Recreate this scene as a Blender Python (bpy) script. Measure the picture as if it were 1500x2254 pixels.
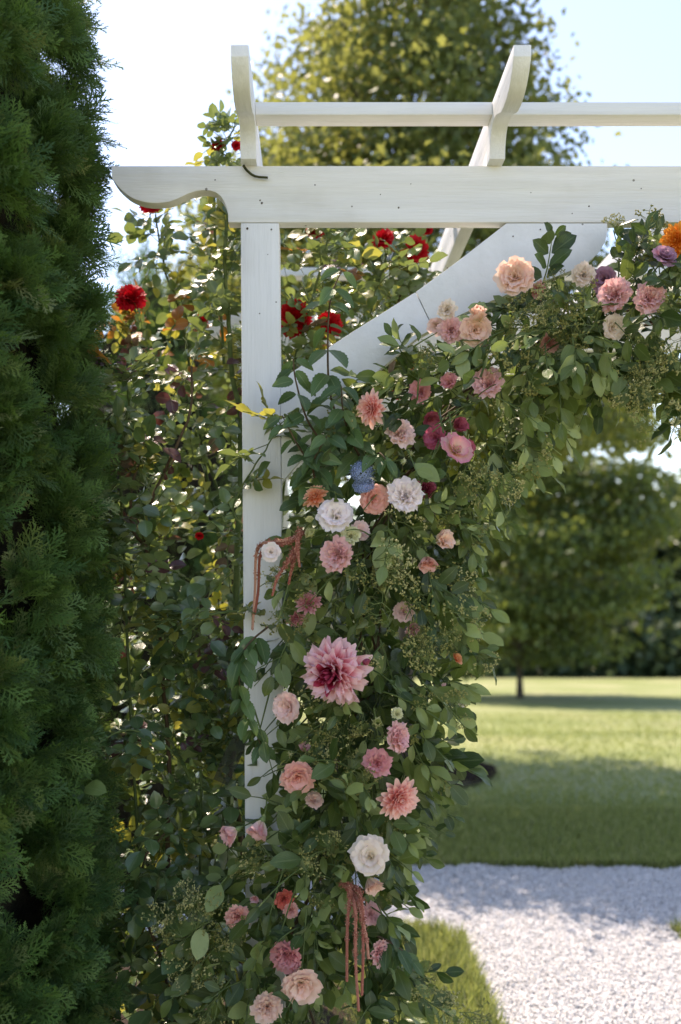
import bpy, bmesh, math, random
import numpy as np
from mathutils import Vector, Matrix

rng = np.random.default_rng(11)
random.seed(11)
for o in list(bpy.data.objects):
    bpy.data.objects.remove(o)
scene = bpy.context.scene
COL = scene.collection
R = math.radians

# ------------------------------------------------------------------ camera
FPX, CX, CY, EYE = 2192.0, 687.0, 1290.0, 1.5      # focal length and optical axis in photo pixels
camd = bpy.data.cameras.new('camera')
cam = bpy.data.objects.new('camera', camd)
COL.objects.link(cam)
cam.location = (0, 0, EYE)
cam.rotation_euler = (R(90), 0, 0)
camd.sensor_width = 36
camd.lens = FPX / 2254 * 36
camd.shift_x = (750 - CX) / 2254
camd.shift_y = (CY - 1127) / 2254
camd.clip_end = 2000
camd.dof.use_dof = True
camd.dof.focus_distance = 2.2
camd.dof.aperture_fstop = 2.2
camd.dof.aperture_blades = 8
scene.camera = cam
scene.render.resolution_x = 681
scene.render.resolution_y = 1024

# ------------------------------------------------------------------ sky and sun
SUN_EL, SUN_H = R(62), (-0.55, 0.835)               # horizontal direction towards the sun
world = bpy.data.worlds.new('World')
scene.world = world
world.use_nodes = True
wn = world.node_tree.nodes
sky = wn.new('ShaderNodeTexSky')
sky.sky_type = 'NISHITA'
sky.sun_disc = False
sky.sun_elevation = SUN_EL
sky.sun_rotation = math.atan2(SUN_H[0], SUN_H[1])
sky.air_density = 1.0
sky.dust_density = 0.6
sky.ozone_density = 1.0
bg = wn['Background']
bg.inputs['Strength'].default_value = 0.15
world.node_tree.links.new(sky.outputs[0], bg.inputs['Color'])
sund = bpy.data.lights.new('sun', 'SUN')
sund.energy = 3.5
sund.angle = R(0.53)
sund.color = (1.0, 0.93, 0.82)
sun = bpy.data.objects.new('sun', sund)
COL.objects.link(sun)
hl = math.hypot(*SUN_H)
tosun = Vector((SUN_H[0] / hl * math.cos(SUN_EL), SUN_H[1] / hl * math.cos(SUN_EL), math.sin(SUN_EL)))
sun.rotation_euler = tosun.to_track_quat('Z', 'Y').to_euler()
sun.location = (-3, 6, 12)
scene.view_settings.view_transform = 'Standard'
scene.view_settings.look = 'None'
scene.view_settings.exposure = 1.32
scene.view_settings.gamma = 1.0
scene.view_settings.use_white_balance = True      # the camera was set for open shade
scene.view_settings.white_balance_temperature = 7300
scene.view_settings.white_balance_tint = 19

# ------------------------------------------------------------------ helpers
def P(px, py, d):
    return np.array([(px - CX) * d / FPX, d, EYE + (CY - py) * d / FPX])

def ground_z(y):
    y = np.asarray(y, float)
    return -0.065 * np.clip(y - 8.5, 0, 60) * np.clip((y - 8.5) / 3, 0, 1)

def lin(c):
    out = []
    for v in c:
        v = v / 255
        out.append(v / 12.92 if v <= 0.04045 else ((v + 0.055) / 1.055) ** 2.4)
    return (*out, 1.0)

def tag(o, label=None, cat=None, group=None, kind=None):
    if label: o['label'] = label
    if cat: o['category'] = cat
    if group: o['group'] = group
    if kind: o['kind'] = kind
    return o

def link(name, data, parent=None, matrix=None):
    o = bpy.data.objects.new(name, data)
    COL.objects.link(o)
    if parent is not None: o.parent = parent
    if matrix is not None: o.matrix_basis = matrix
    return o

def thing(name, loc, label, cat, group=None):
    o = link(name, None)
    o.empty_display_size = 0.1
    o.location = loc
    return tag(o, label, cat, group)

def nrm(a):
    a = np.asarray(a, float)
    return a / np.maximum(np.linalg.norm(a, axis=-1, keepdims=True), 1e-9)

def frames(d, n):
    """rotation matrices with local Y along d and local Z near n"""
    y = nrm(d)
    n = np.asarray(n, float)
    z = n - np.sum(n * y, -1, keepdims=True) * y
    bad = np.linalg.norm(z, axis=-1) < 1e-4
    if np.any(bad):
        z[bad] = np.cross(y[bad], np.array([0.31, 0.77, 0.55]))
    z = nrm(z)
    x = np.cross(y, z)
    return np.stack([x, y, z], -1)

def mesh_from(name, V, Q=None, T=None, uv=None, var=None, smooth=True, mat=None):
    V = np.ascontiguousarray(V, np.float32)
    Q = np.zeros((0, 4), np.int32) if Q is None else np.asarray(Q, np.int32)
    T = np.zeros((0, 3), np.int32) if T is None else np.asarray(T, np.int32)
    me = bpy.data.meshes.new(name)
    me.vertices.add(len(V))
    me.vertices.foreach_set('co', V.ravel())
    loops = np.concatenate([Q.ravel(), T.ravel()]).astype(np.int32)
    me.loops.add(len(loops))
    me.loops.foreach_set('vertex_index', loops)
    me.polygons.add(len(Q) + len(T))
    st = np.concatenate([np.arange(len(Q)) * 4, len(Q) * 4 + np.arange(len(T)) * 3]).astype(np.int32)
    me.polygons.foreach_set('loop_start', st)
    me.polygons.foreach_set('use_smooth', np.full(len(st), smooth, bool))
    if uv is not None:
        l = me.uv_layers.new(name='UVMap')
        l.data.foreach_set('uv', np.ascontiguousarray(np.asarray(uv, np.float32)[loops]).ravel())
    if var is not None:
        a = me.attributes.new('var', 'FLOAT', 'POINT')
        a.data.foreach_set('value', np.ascontiguousarray(var, np.float32))
    me.update(calc_edges=True)
    if mat: me.materials.append(mat)
    return me

class Acc:
    def __init__(s):
        s.V, s.Q, s.T, s.U, s.A, s.n = [], [], [], [], [], 0
    def add(s, V, Q=None, T=None, U=None, var=0.0):
        V = np.asarray(V, float)
        s.V.append(V)
        if Q is not None and len(Q): s.Q.append(np.asarray(Q) + s.n)
        if T is not None and len(T): s.T.append(np.asarray(T) + s.n)
        s.U.append(np.zeros((len(V), 2)) if U is None else U)
        s.A.append(np.full(len(V), var) if np.isscalar(var) else var)
        s.n += len(V)
    def scatter(s, tpl, M, loc, scale, var=None):
        V, Q, T, U = tpl
        N = len(loc)
        if N == 0: return
        scale = np.asarray(scale, float).reshape(N, -1)
        W = np.einsum('nij,nvj->nvi', M, V[None] * scale[:, None, :]) + loc[:, None, :]
        off = (np.arange(N) * len(V))[:, None, None]
        s.add(W.reshape(-1, 3), None if Q is None else (Q[None] + off).reshape(-1, 4),
              None if T is None else (T[None] + off).reshape(-1, 3),
              np.tile(U, (N, 1)), np.repeat(rng.random(N) if var is None else var, len(V)))
    def mesh(s, name, mat=None, smooth=True):
        return mesh_from(name, np.concatenate(s.V), np.concatenate(s.Q) if s.Q else None,
                         np.concatenate(s.T) if s.T else None, np.concatenate(s.U), np.concatenate(s.A), smooth, mat)

def grid_q(nu, nv):
    i = np.arange(nu - 1)[:, None] * nv + np.arange(nv - 1)[None]
    i = i.ravel()
    return np.stack([i, i + 1, i + nv + 1, i + nv], -1)

def leaf_tpl(W=0.5, rows=7, cols=3, a=0.8, b=0.8, fold=0.25, curl=0.2, wave=0.0, serr=0.0, tip=0.0, seed=0):
    """unit-length leaf along +Y, normal +Z"""
    r = np.random.default_rng(seed)
    t = np.linspace(0, 1, rows)
    s = np.linspace(-1, 1, cols)
    w = np.sin(np.pi * np.clip(t, 0, 1) ** a) ** b
    w = w * (1 - tip * t ** 2)
    if serr: w = w * (1 + serr * np.where(np.arange(rows) % 2, 1, -1))
    w[0] = 0.03; w[-1] = 0.012
    T, S = np.meshgrid(t, s, indexing='ij')
    X = S * w[:, None] * W / 2
    Z = fold * np.abs(X) - curl * T ** 2 * 0.5 + wave * np.sin(T * 9 + r.random() * 6) * np.abs(S) * 0.1
    Y = T - 0.3 * curl * T ** 3 * 0.5
    V = np.stack([X, Y, Z], -1).reshape(-1, 3)
    U = np.stack([T, (S + 1) / 2], -1).reshape(-1, 2)
    return V, grid_q(rows, cols), None, U

def tube(pts, rad, k=6):
    pts = np.asarray(pts, float)
    n = len(pts)
    rad = np.broadcast_to(np.asarray(rad, float), (n,))
    t = nrm(np.gradient(pts, axis=0))
    ref = np.array([0.3, -1.0, 0.2]) if abs(t[:, 1]).mean() < 0.8 else np.array([1.0, 0.1, 0.2])
    u = nrm(np.cross(t, ref)); v = np.cross(t, u)
    a = np.arange(k) / k * 2 * np.pi
    V = pts[:, None] + rad[:, None, None] * (np.cos(a)[None, :, None] * u[:, None] + np.sin(a)[None, :, None] * v[:, None])
    V = V.reshape(-1, 3)
    Q = []
    for i in range(n - 1):
        for j in range(k):
            Q.append((i * k + j, i * k + (j + 1) % k, (i + 1) * k + (j + 1) % k, (i + 1) * k + j))
    U = np.stack([np.repeat(np.arange(n) / max(1, n - 1), k), np.tile(a / 6.283, n)], -1)
    return V, np.array(Q), None, U

def smooth_path(pts, n=24):
    """Catmull-Rom through control points"""
    p = np.asarray(pts, float)
    p = np.vstack([2 * p[0] - p[1], p, 2 * p[-1] - p[-2]])
    out = []
    segs = len(p) - 3
    for q in np.linspace(0, segs - 1e-6, n):
        i = int(q); f = q - i
        a, b, c, d = p[i:i + 4]
        out.append(0.5 * (2 * b + (c - a) * f + (2 * a - 5 * b + 4 * c - d) * f * f + (3 * b - a - 3 * c + d) * f ** 3))
    return np.array(out)

# ------------------------------------------------------------------ materials
def new_mat(name):
    m = bpy.data.materials.new(name)
    m.use_nodes = True
    return m, m.node_tree.nodes, m.node_tree.links

def math_node(N, L, op, a, b=None):
    n = N.new('ShaderNodeMath'); n.operation = op
    for i, v in enumerate((a, b)):
        if v is None: continue
        if isinstance(v, (int, float)): n.inputs[i].default_value = v
        else: L.new(v, n.inputs[i])
    return n.outputs[0]

def mix_col(N, L, f, a, b, mode='MIX'):
    n = N.new('ShaderNodeMix'); n.data_type = 'RGBA'; n.blend_type = mode
    for sock, v in ((n.inputs[0], f), (n.inputs[6], a), (n.inputs[7], b)):
        if isinstance(v, (int, float)): sock.default_value = v
        elif isinstance(v, (tuple, list)): sock.default_value = v
        else: L.new(v, sock)
    return n.outputs[2]

def ramp(N, L, f, stops):
    n = N.new('ShaderNodeValToRGB')
    e = n.color_ramp.elements
    while len(e) < len(stops): e.new(0.5)
    for k, (p, c) in enumerate(stops):
        e[k].position = p; e[k].color = c if len(c) == 4 else (*c, 1)
    L.new(f, n.inputs[0])
    return n.outputs[0]

def noise(N, L, scale, detail=3, vec=None, rough=0.55):
    n = N.new('ShaderNodeTexNoise')
    n.inputs['Scale'].default_value = scale
    n.inputs['Detail'].default_value = detail
    n.inputs['Roughness'].default_value = rough
    if vec is not None: L.new(vec, n.inputs['Vector'])
    return n.outputs['Fac']

def bump(N, L, h, strength, dist):
    b = N.new('ShaderNodeBump')
    b.inputs['Strength'].default_value = strength
    b.inputs['Distance'].default_value = dist
    L.new(h, b.inputs['Height'])
    return b.outputs[0]

def var_value(N, L):
    at = N.new('ShaderNodeAttribute'); at.attribute_name = 'var'
    oi = N.new('ShaderNodeObjectInfo')
    return math_node(N, L, 'FRACT', math_node(N, L, 'ADD', at.outputs['Fac'], oi.outputs['Random']))

def leaf_mat(name, stops, trans_col, trans=0.35, rough=0.4, spec=0.4, vein=0.35, pale=0.25, blemish=0.3):
    m, N, L = new_mat(name)
    b = N['Principled BSDF']; out = N['Material Output']
    v = var_value(N, L)
    c = ramp(N, L, v, stops)
    uv = N.new('ShaderNodeUVMap'); uv.uv_map = 'UVMap'
    sp = N.new('ShaderNodeSeparateXYZ'); L.new(uv.outputs[0], sp.inputs[0])
    side = math_node(N, L, 'ABSOLUTE', math_node(N, L, 'SUBTRACT', sp.outputs[1], 0.5))
    rib = math_node(N, L, 'LESS_THAN', side, 0.035)
    ph = math_node(N, L, 'SUBTRACT', math_node(N, L, 'MULTIPLY', sp.outputs[0], 44.0), math_node(N, L, 'MULTIPLY', side, 50.0))
    sv = math_node(N, L, 'POWER', math_node(N, L, 'ADD', math_node(N, L, 'MULTIPLY', math_node(N, L, 'SINE', ph), 0.5), 0.5), 8.0)
    vn = math_node(N, L, 'MAXIMUM', rib, math_node(N, L, 'MULTIPLY', sv, 0.35))
    c = mix_col(N, L, math_node(N, L, 'MULTIPLY', vn, vein), c, (0.30, 0.36, 0.16, 1))
    geo = N.new('ShaderNodeNewGeometry')
    c = mix_col(N, L, math_node(N, L, 'MULTIPLY', geo.outputs['Backfacing'], pale), c, (0.24, 0.29, 0.17, 1))
    tc = N.new('ShaderNodeTexCoord')
    nz = noise(N, L, 45.0, 4, geo.outputs['Position'])
    bl = math_node(N, L, 'MULTIPLY', math_node(N, L, 'GREATER_THAN', nz, 0.66), blemish)
    c = mix_col(N, L, bl, c, (0.16, 0.13, 0.05, 1))
    L.new(c, b.inputs['Base Color'])
    b.inputs['Roughness'].default_value = rough
    b.inputs['Specular IOR Level'].default_value = spec
    L.new(bump(N, L, math_node(N, L, 'ADD', vn, nz), 0.35, 0.002), b.inputs['Normal'])
    tr = N.new('ShaderNodeBsdfTranslucent')
    L.new(mix_col(N, L, 0.55, c, trans_col), tr.inputs['Color'])
    mx = N.new('ShaderNodeMixShader'); mx.inputs[0].default_value = trans
    L.new(b.outputs[0], mx.inputs[1]); L.new(tr.outputs[0], mx.inputs[2])
    L.new(mx.outputs[0], out.inputs['Surface'])
    return m

def petal_mat(name, base, mid, tip, trans=0.38, rough=0.6, p=(0.12, 0.5, 0.95), streak=0.25):
    m, N, L = new_mat(name)
    b = N['Principled BSDF']; out = N['Material Output']
    uv = N.new('ShaderNodeUVMap'); uv.uv_map = 'UVMap'
    sp = N.new('ShaderNodeSeparateXYZ'); L.new(uv.outputs[0], sp.inputs[0])
    mp = N.new('ShaderNodeMapping'); L.new(uv.outputs[0], mp.inputs[0]); mp.inputs['Scale'].default_value = (2.0, 30, 1)
    st = noise(N, L, 1.0, 3, mp.outputs[0])
    f = math_node(N, L, 'ADD', sp.outputs[0], math_node(N, L, 'MULTIPLY', math_node(N, L, 'SUBTRACT', st, 0.5), streak))
    v = var_value(N, L)
    f = math_node(N, L, 'ADD', f, math_node(N, L, 'MULTIPLY', math_node(N, L, 'SUBTRACT', v, 0.5), 0.25))
    c = ramp(N, L, f, [(p[0], lin(base)), (p[1], lin(mid)), (p[2], lin(tip))])
    hs = N.new('ShaderNodeHueSaturation')
    L.new(c, hs.inputs['Color'])
    L.new(math_node(N, L, 'ADD', math_node(N, L, 'MULTIPLY', v, 0.12), 0.98), hs.inputs['Value'])
    c = hs.outputs[0]
    L.new(c, b.inputs['Base Color'])
    b.inputs['Roughness'].default_value = rough
    b.inputs['Specular IOR Level'].default_value = 0.25
    b.inputs['Sheen Weight'].default_value = 0.0
    L.new(bump(N, L, st, 0.25, 0.002), b.inputs['Normal'])
    tr = N.new('ShaderNodeBsdfTranslucent'); L.new(c, tr.inputs['Color'])
    mx = N.new('ShaderNodeMixShader'); mx.inputs[0].default_value = trans
    L.new(b.outputs[0], mx.inputs[1]); L.new(tr.outputs[0], mx.inputs[2])
    L.new(mx.outputs[0], out.inputs['Surface'])
    return m

def simple_mat(name, c1, c2, scale=30, rough=0.7, bstr=0.4, bdist=0.003, vec='Object', stretch=(1, 1, 1)):
    m, N, L = new_mat(name)
    b = N['Principled BSDF']
    tc = N.new('ShaderNodeTexCoord')
    mp = N.new('ShaderNodeMapping'); L.new(tc.outputs[vec], mp.inputs[0]); mp.inputs['Scale'].default_value = stretch
    nz = noise(N, L, scale, 5, mp.outputs[0])
    L.new(ramp(N, L, nz, [(0.3, c1), (0.7, c2)]), b.inputs['Base Color'])
    b.inputs['Roughness'].default_value = rough
    b.inputs['Specular IOR Level'].default_value = 0.2
    L.new(bump(N, L, nz, bstr, bdist), b.inputs['Normal'])
    return m

def paint_mat(name, stretch):
    m, N, L = new_mat(name)
    b = N['Principled BSDF']
    tc = N.new('ShaderNodeTexCoord')
    mp = N.new('ShaderNodeMapping'); L.new(tc.outputs['Object'], mp.inputs[0]); mp.inputs['Scale'].default_value = stretch
    grain = noise(N, L, 60.0, 5, mp.outputs[0], 0.65)
    brush = noise(N, L, 260.0, 2, mp.outputs[0])
    broad = noise(N, L, 3.2, 4, tc.outputs['Object'])
    gr2 = ramp(N, L, grain, [(0.35, (0, 0, 0)), (0.75, (1, 1, 1))])
    c = mix_col(N, L, math_node(N, L, 'MULTIPLY', gr2, 0.45), (0.81, 0.80, 0.78, 1), (0.62, 0.61, 0.58, 1))
    dirt = math_node(N, L, 'MULTIPLY', math_node(N, L, 'MAXIMUM', math_node(N, L, 'SUBTRACT', broad, 0.54), 0.0), 1.6)
    c = mix_col(N, L, dirt, c, (0.42, 0.38, 0.30, 1))
    vo = N.new('ShaderNodeTexVoronoi'); vo.inputs['Scale'].default_value = 17.0
    L.new(tc.outputs['Object'], vo.inputs['Vector'])
    sepv = N.new('ShaderNodeSeparateXYZ'); L.new(vo.outputs['Color'], sepv.inputs[0])
    speck = math_node(N, L, 'MULTIPLY', math_node(N, L, 'LESS_THAN', vo.outputs['Distance'], 0.055),
                      math_node(N, L, 'GREATER_THAN', sepv.outputs[0], 0.45))
    c = mix_col(N, L, math_node(N, L, 'MULTIPLY', speck, 0.75), c, (0.10, 0.085, 0.06, 1))
    crack = math_node(N, L, 'GREATER_THAN', noise(N, L, 9.0, 6, mp.outputs[0], 0.7), 0.735)
    c = mix_col(N, L, math_node(N, L, 'MULTIPLY', crack, 0.45), c, (0.33, 0.30, 0.25, 1))
    L.new(c, b.inputs['Base Color'])
    b.inputs['Roughness'].default_value = 0.55
    b.inputs['Specular IOR Level'].default_value = 0.35
    h = math_node(N, L, 'ADD', math_node(N, L, 'MULTIPLY', grain, 1.0), math_node(N, L, 'MULTIPLY', brush, 0.35))
    h = math_node(N, L, 'SUBTRACT', h, math_node(N, L, 'MULTIPLY', speck, 1.2))
    L.new(bump(N, L, h, 0.7, 0.003), b.inputs['Normal'])
    return m

PAINT_X = paint_mat('white_paint_grain_across', (0.06, 1, 1))
PAINT_Y = paint_mat('white_paint_grain_deep', (1, 0.06, 1))
PAINT_Z = paint_mat('white_paint_grain_up', (1, 1, 0.06))
PAINT_D = paint_mat('white_paint_grain_even', (0.35, 1, 0.35))

STEM_GREEN = simple_mat('green_stem', (0.06, 0.10, 0.03), (0.14, 0.18, 0.06), 40)
STEM_BROWN = simple_mat('brown_cane', (0.05, 0.035, 0.02), (0.14, 0.09, 0.05), 60)
BARK = simple_mat('bark', (0.045, 0.035, 0.025), (0.13, 0.11, 0.085), 18, 0.9, 0.9, 0.02, stretch=(1, 1, 0.2))
CALYX = simple_mat('calyx_green', (0.14, 0.20, 0.07), (0.24, 0.30, 0.12), 60)
M_SEEDED = leaf_mat('seeded_eucalyptus_leaf', [(0.0, (0.032, 0.057, 0.012)), (0.35, (0.092, 0.139, 0.030)), (0.7, (0.216, 0.279, 0.082)), (1.0, (0.389, 0.456, 0.179))],  # dark and pale tones spread wide to imitate shaded gaps and leaf highlights
                    (0.30, 0.38, 0.07, 1), 0.36, 0.32, 0.5, 0.22, 0.3, 0.2)
M_DARK = leaf_mat('dark_garland_leaf', [(0.0, (0.022, 0.044, 0.010)), (0.6, (0.049, 0.086, 0.020)), (1.0, (0.098, 0.148, 0.033))],
                  (0.12, 0.22, 0.03, 1), 0.2, 0.36, 0.45, 0.2, 0.3, 0.2)
M_SERR = leaf_mat('serrated_branch_leaf', [(0.0, (0.042, 0.089, 0.029)), (0.6, (0.072, 0.136, 0.039)), (1.0, (0.108, 0.181, 0.051))],
                  (0.22, 0.34, 0.04, 1), 0.26, 0.4, 0.45, 0.35, 0.3, 0.2)
M_ROSE = leaf_mat('rose_leaf', [(0.0, (0.042, 0.092, 0.036)), (0.5, (0.078, 0.145, 0.051)), (0.85, (0.120, 0.193, 0.061)), (1.0, (0.225, 0.296, 0.077))],
                  (0.36, 0.44, 0.05, 1), 0.28, 0.28, 1.0, 0.25, 0.35, 0.25)
M_ROSE_Y = leaf_mat('yellowing_rose_leaf', [(0.0, (0.12, 0.15, 0.03)), (1.0, (0.26, 0.25, 0.05))],
                    (0.70, 0.62, 0.06, 1), 0.45, 0.35, 0.5, 0.25, 0.3, 0.35)
M_ROSE_O = leaf_mat('orange_rose_leaf', [(0.0, (0.22, 0.07, 0.02)), (1.0, (0.42, 0.17, 0.03))],
                    (0.90, 0.36, 0.03, 1), 0.4, 0.35, 0.5, 0.2, 0.15, 0.3)
M_ROSE_P = leaf_mat('purple_rose_leaf', [(0.0, (0.05, 0.018, 0.022)), (1.0, (0.11, 0.045, 0.05))],
                    (0.30, 0.06, 0.04, 1), 0.25, 0.3, 0.6, 0.2, 0.3, 0.1)
M_SEED = leaf_mat('seed_cluster', [(0.0, (0.18, 0.18, 0.05)), (0.6, (0.33, 0.31, 0.10)), (1.0, (0.52, 0.48, 0.22))],
                  (0.4, 0.4, 0.1, 1), 0.15, 0.6, 0.2, 0.0, 0.0, 0.3)
M_SEEDSTEM = simple_mat('seed_stalk', (0.10, 0.14, 0.04), (0.20, 0.24, 0.09), 60)
M_AMARANTH = leaf_mat('amaranth', [(0.0, (0.28, 0.075, 0.05)), (0.6, (0.46, 0.17, 0.12)), (1.0, (0.60, 0.32, 0.22))],
                      (0.5, 0.1, 0.06, 1), 0.12, 0.8, 0.1, 0.0, 0.0, 0.2)
M_CEDAR = leaf_mat('arborvitae_spray', [(0.0, (0.032, 0.081, 0.022)), (0.5, (0.066, 0.145, 0.035)), (0.88, (0.114, 0.217, 0.048)), (1.0, (0.186, 0.217, 0.081))],
                   (0.22, 0.34, 0.03, 1), 0.22, 0.5, 0.3, 0.0, 0.1, 0.3)
M_TREE = leaf_mat('broad_tree_leaf', [(0.0, (0.040, 0.078, 0.017)), (0.5, (0.069, 0.117, 0.025)), (0.9, (0.126, 0.169, 0.044)), (1.0, (0.217, 0.221, 0.074))],
                  (0.56, 0.54, 0.10, 1), 0.45, 0.45, 0.4, 0.1, 0.2, 0.2)
M_MAPLE = leaf_mat('maple_leaf', [(0.0, (0.027, 0.062, 0.019)), (0.6, (0.054, 0.100, 0.027)), (1.0, (0.133, 0.180, 0.046))],
                   (0.46, 0.50, 0.05, 1), 0.34, 0.4, 0.4, 0.1, 0.2, 0.1)
M_WOOD = leaf_mat('woodland_leaf', [(0.0, (0.027, 0.053, 0.022)), (0.7, (0.062, 0.094, 0.037)), (1.0, (0.112, 0.138, 0.062))],
                  (0.25, 0.32, 0.05, 1), 0.25, 0.5, 0.3, 0.0, 0.2, 0.1)
M_GRASS = leaf_mat('grass_blade', [(0.0, (0.07, 0.105, 0.03)), (0.55, (0.13, 0.17, 0.055)), (0.82, (0.22, 0.24, 0.10)), (1.0, (0.40, 0.36, 0.21))],
                   (0.55, 0.60, 0.14, 1), 0.5, 0.5, 0.3, 0.0, 0.1, 0.1)

# ------------------------------------------------------------------ ground: lawn, gravel, mulch
def lawn_mat():
    m, N, L = new_mat('lawn')
    b = N['Principled BSDF']
    geo = N.new('ShaderNodeNewGeometry')
    big = noise(N, L, 0.55, 4, geo.outputs['Position'])
    mid = noise(N, L, 5.0, 4, geo.outputs['Position'])
    fine = noise(N, L, 70.0, 4, geo.outputs['Position'], 0.7)
    c = ramp(N, L, big, [(0.33, (0.18, 0.215, 0.08)), (0.5, (0.25, 0.275, 0.125)), (0.66, (0.37, 0.35, 0.21))])
    c = mix_col(N, L, math_node(N, L, 'MULTIPLY', mid, 0.4), c, (0.17, 0.21, 0.06, 1))
    c = mix_col(N, L, math_node(N, L, 'MULTIPLY', fine, 0.45), c, (0.10, 0.13, 0.035, 1))
    sp = N.new('ShaderNodeSeparateXYZ'); L.new(geo.outputs['Position'], sp.inputs[0])
    mow = math_node(N, L, 'SINE', math_node(N, L, 'ADD', math_node(N, L, 'MULTIPLY', sp.outputs[1], 2.6), math_node(N, L, 'MULTIPLY', sp.outputs[0], 0.5)))
    c = mix_col(N, L, math_node(N, L, 'MULTIPLY', math_node(N, L, 'GREATER_THAN', mow, 0.0), 0.12), c, (0.40, 0.42, 0.16, 1))
    L.new(c, b.inputs['Base Color'])
    b.inputs['Roughness'].default_value = 0.8
    b.inputs['Specular IOR Level'].default_value = 0.15
    L.new(bump(N, L, math_node(N, L, 'ADD', fine, mid), 0.4, 0.012), b.inputs['Normal'])
    return m

ys = np.concatenate([np.linspace(-6, 8, 8), np.linspace(8.5, 12, 15), np.linspace(13, 68.5, 30), [80, 150, 300, 700]])
xs = np.array([-500, -120, -40, -10, 0, 10, 40, 120, 500.0])
Yg, Xg = np.meshgrid(ys, xs, indexing='ij')
lawn = link('lawn', mesh_from('lawn', np.stack([Xg, Yg, ground_z(Yg)], -1).reshape(-1, 3), grid_q(len(ys), len(xs)), smooth=True, mat=lawn_mat()))
tag(lawn, kind='structure')

def gravel_mat():
    m, N, L = new_mat('gravel_bed')
    b = N['Principled BSDF']
    geo = N.new('ShaderNodeNewGeometry')
    vo = N.new('ShaderNodeTexVoronoi'); vo.inputs['Scale'].default_value = 75; L.new(geo.outputs['Position'], vo.inputs['Vector'])
    sp = N.new('ShaderNodeSeparateXYZ'); L.new(vo.outputs['Color'], sp.inputs[0])
    L.new(ramp(N, L, sp.outputs[0], [(0.0, (0.40, 0.395, 0.39)), (0.5, (0.56, 0.555, 0.55)), (1.0, (0.68, 0.67, 0.66))]), b.inputs['Base Color'])
    b.inputs['Roughness'].default_value = 0.85
    L.new(bump(N, L, vo.outputs['Distance'], 0.8, 0.01), b.inputs['Normal'])
    return m
G_X0, G_X1, G_Y0, G_Y1 = 0.645, 1.56, 4.32, 5.30
def edge_poly():
    pts = []
    for x in np.linspace(-4, 9, 90): pts.append((x, G_Y1 + 0.03 * math.sin(x * 3.1) + 0.025 * math.sin(x * 9.1) + 0.02 * math.sin(x * 23)))
    for x in np.linspace(9, G_X1 + 0.06, 50): pts.append((x, G_Y0 + 0.02 * math.sin(x * 11)))
    for y in np.linspace(G_Y0 - 0.06, -3, 60): pts.append((G_X1 + 0.015 * math.sin(y * 13), y))
    for y in np.linspace(-3, G_Y0 - 0.22, 60): pts.append((G_X0 + 0.018 * math.sin(y * 12), y))
    for a in np.linspace(0, math.pi / 2, 9): pts.append((G_X0 - 0.2 + 0.2 * math.cos(a), G_Y0 - 0.2 + 0.2 * math.sin(a)))
    for x in np.linspace(G_X0 - 0.25, -4, 50): pts.append((x, G_Y0 + 0.02 * math.sin(x * 10)))
    return pts
bm = bmesh.new()
vs = [bm.verts.new((x, y, 0.006)) for x, y in edge_poly()]
bm.faces.new(vs)
bmesh.ops.triangulate(bm, faces=bm.faces[:])
for f in bm.faces:
    if f.normal.z < 0: f.normal_flip()
me = bpy.data.meshes.new('gravel_path'); bm.to_mesh(me); bm.free(); me.materials.append(gravel_mat())
tag(link('gravel_path', me), kind='structure')

def in_gravel(x, y):
    cross = (y > G_Y0) & (y < G_Y1 + 0.03 * np.sin(x * 3.1) + 0.025 * np.sin(x * 9.1) + 0.02 * np.sin(x * 23) - 0.03 + 0.05 * rng.random(x.shape))
    aisle = (x > G_X0) & (x < G_X1) & (y <= G_Y0)
    corner = (x > G_X0 - 0.06) & (x <= G_X0) & (y > G_Y0 - 0.05) & (y <= G_Y0)
    return cross | aisle | corner

# white stone chips
N_CH = 105000
cx = rng.uniform(-0.3, 3.2, N_CH); cy = rng.uniform(3.0, 5.33, N_CH)
k = in_gravel(cx, cy); cx, cy = cx[k], cy[k]
octa = np.array([[1, 0, 0], [-1, 0, 0], [0, 1, 0], [0, -1, 0], [0, 0, 1], [0, 0, -1.0]])
pyr = np.array([[1, 0, -0.2], [0, 1, -0.2], [-1, 0, -0.2], [0, -1, -0.2], [0, 0, 0.7]])
pyrT = np.array([[0, 1, 4], [1, 2, 4], [2, 3, 4], [3, 0, 4]])
octT = np.array([[0, 2, 4], [2, 1, 4], [1, 3, 4], [3, 0, 4], [2, 0, 5], [1, 2, 5], [3, 1, 5], [0, 3, 5]])
chips = Acc()
n = len(cx)
for j in range(4):
    sl = slice(j, None, 4)
    tpl = (pyr + rng.normal(0, 0.25, pyr.shape), None, pyrT, np.zeros((5, 2)))
    m_ = len(cx[sl])
    chips.scatter(tpl, frames(rng.normal(size=(m_, 3)) * np.array([1, 1, 0.4]), np.array([0, 0, 1.0]) + rng.normal(0, 0.35, (m_, 3))),
                  np.stack([cx[sl], cy[sl], 0.008 + rng.random(m_) * 0.006], -1), rng.uniform(0.0045, 0.0085, (m_, 1)) * rng.uniform(0.7, 1.2, (m_, 3)))
def chip_mat():
    m, N, L = new_mat('white_stone_chip')
    b = N['Principled BSDF']
    at = N.new('ShaderNodeAttribute'); at.attribute_name = 'var'
    L.new(ramp(N, L, at.outputs['Fac'], [(0.0, (0.36, 0.36, 0.355)), (0.3, (0.53, 0.525, 0.52)), (0.85, (0.67, 0.665, 0.65)), (1.0, (0.57, 0.52, 0.47))]), b.inputs['Base Color'])
    b.inputs['Roughness'].default_value = 0.8
    return m
tag(link('gravel', chips.mesh('gravel', chip_mat(), False)), 'loose white stone chips covering the path', 'gravel', kind='stuff')

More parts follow.
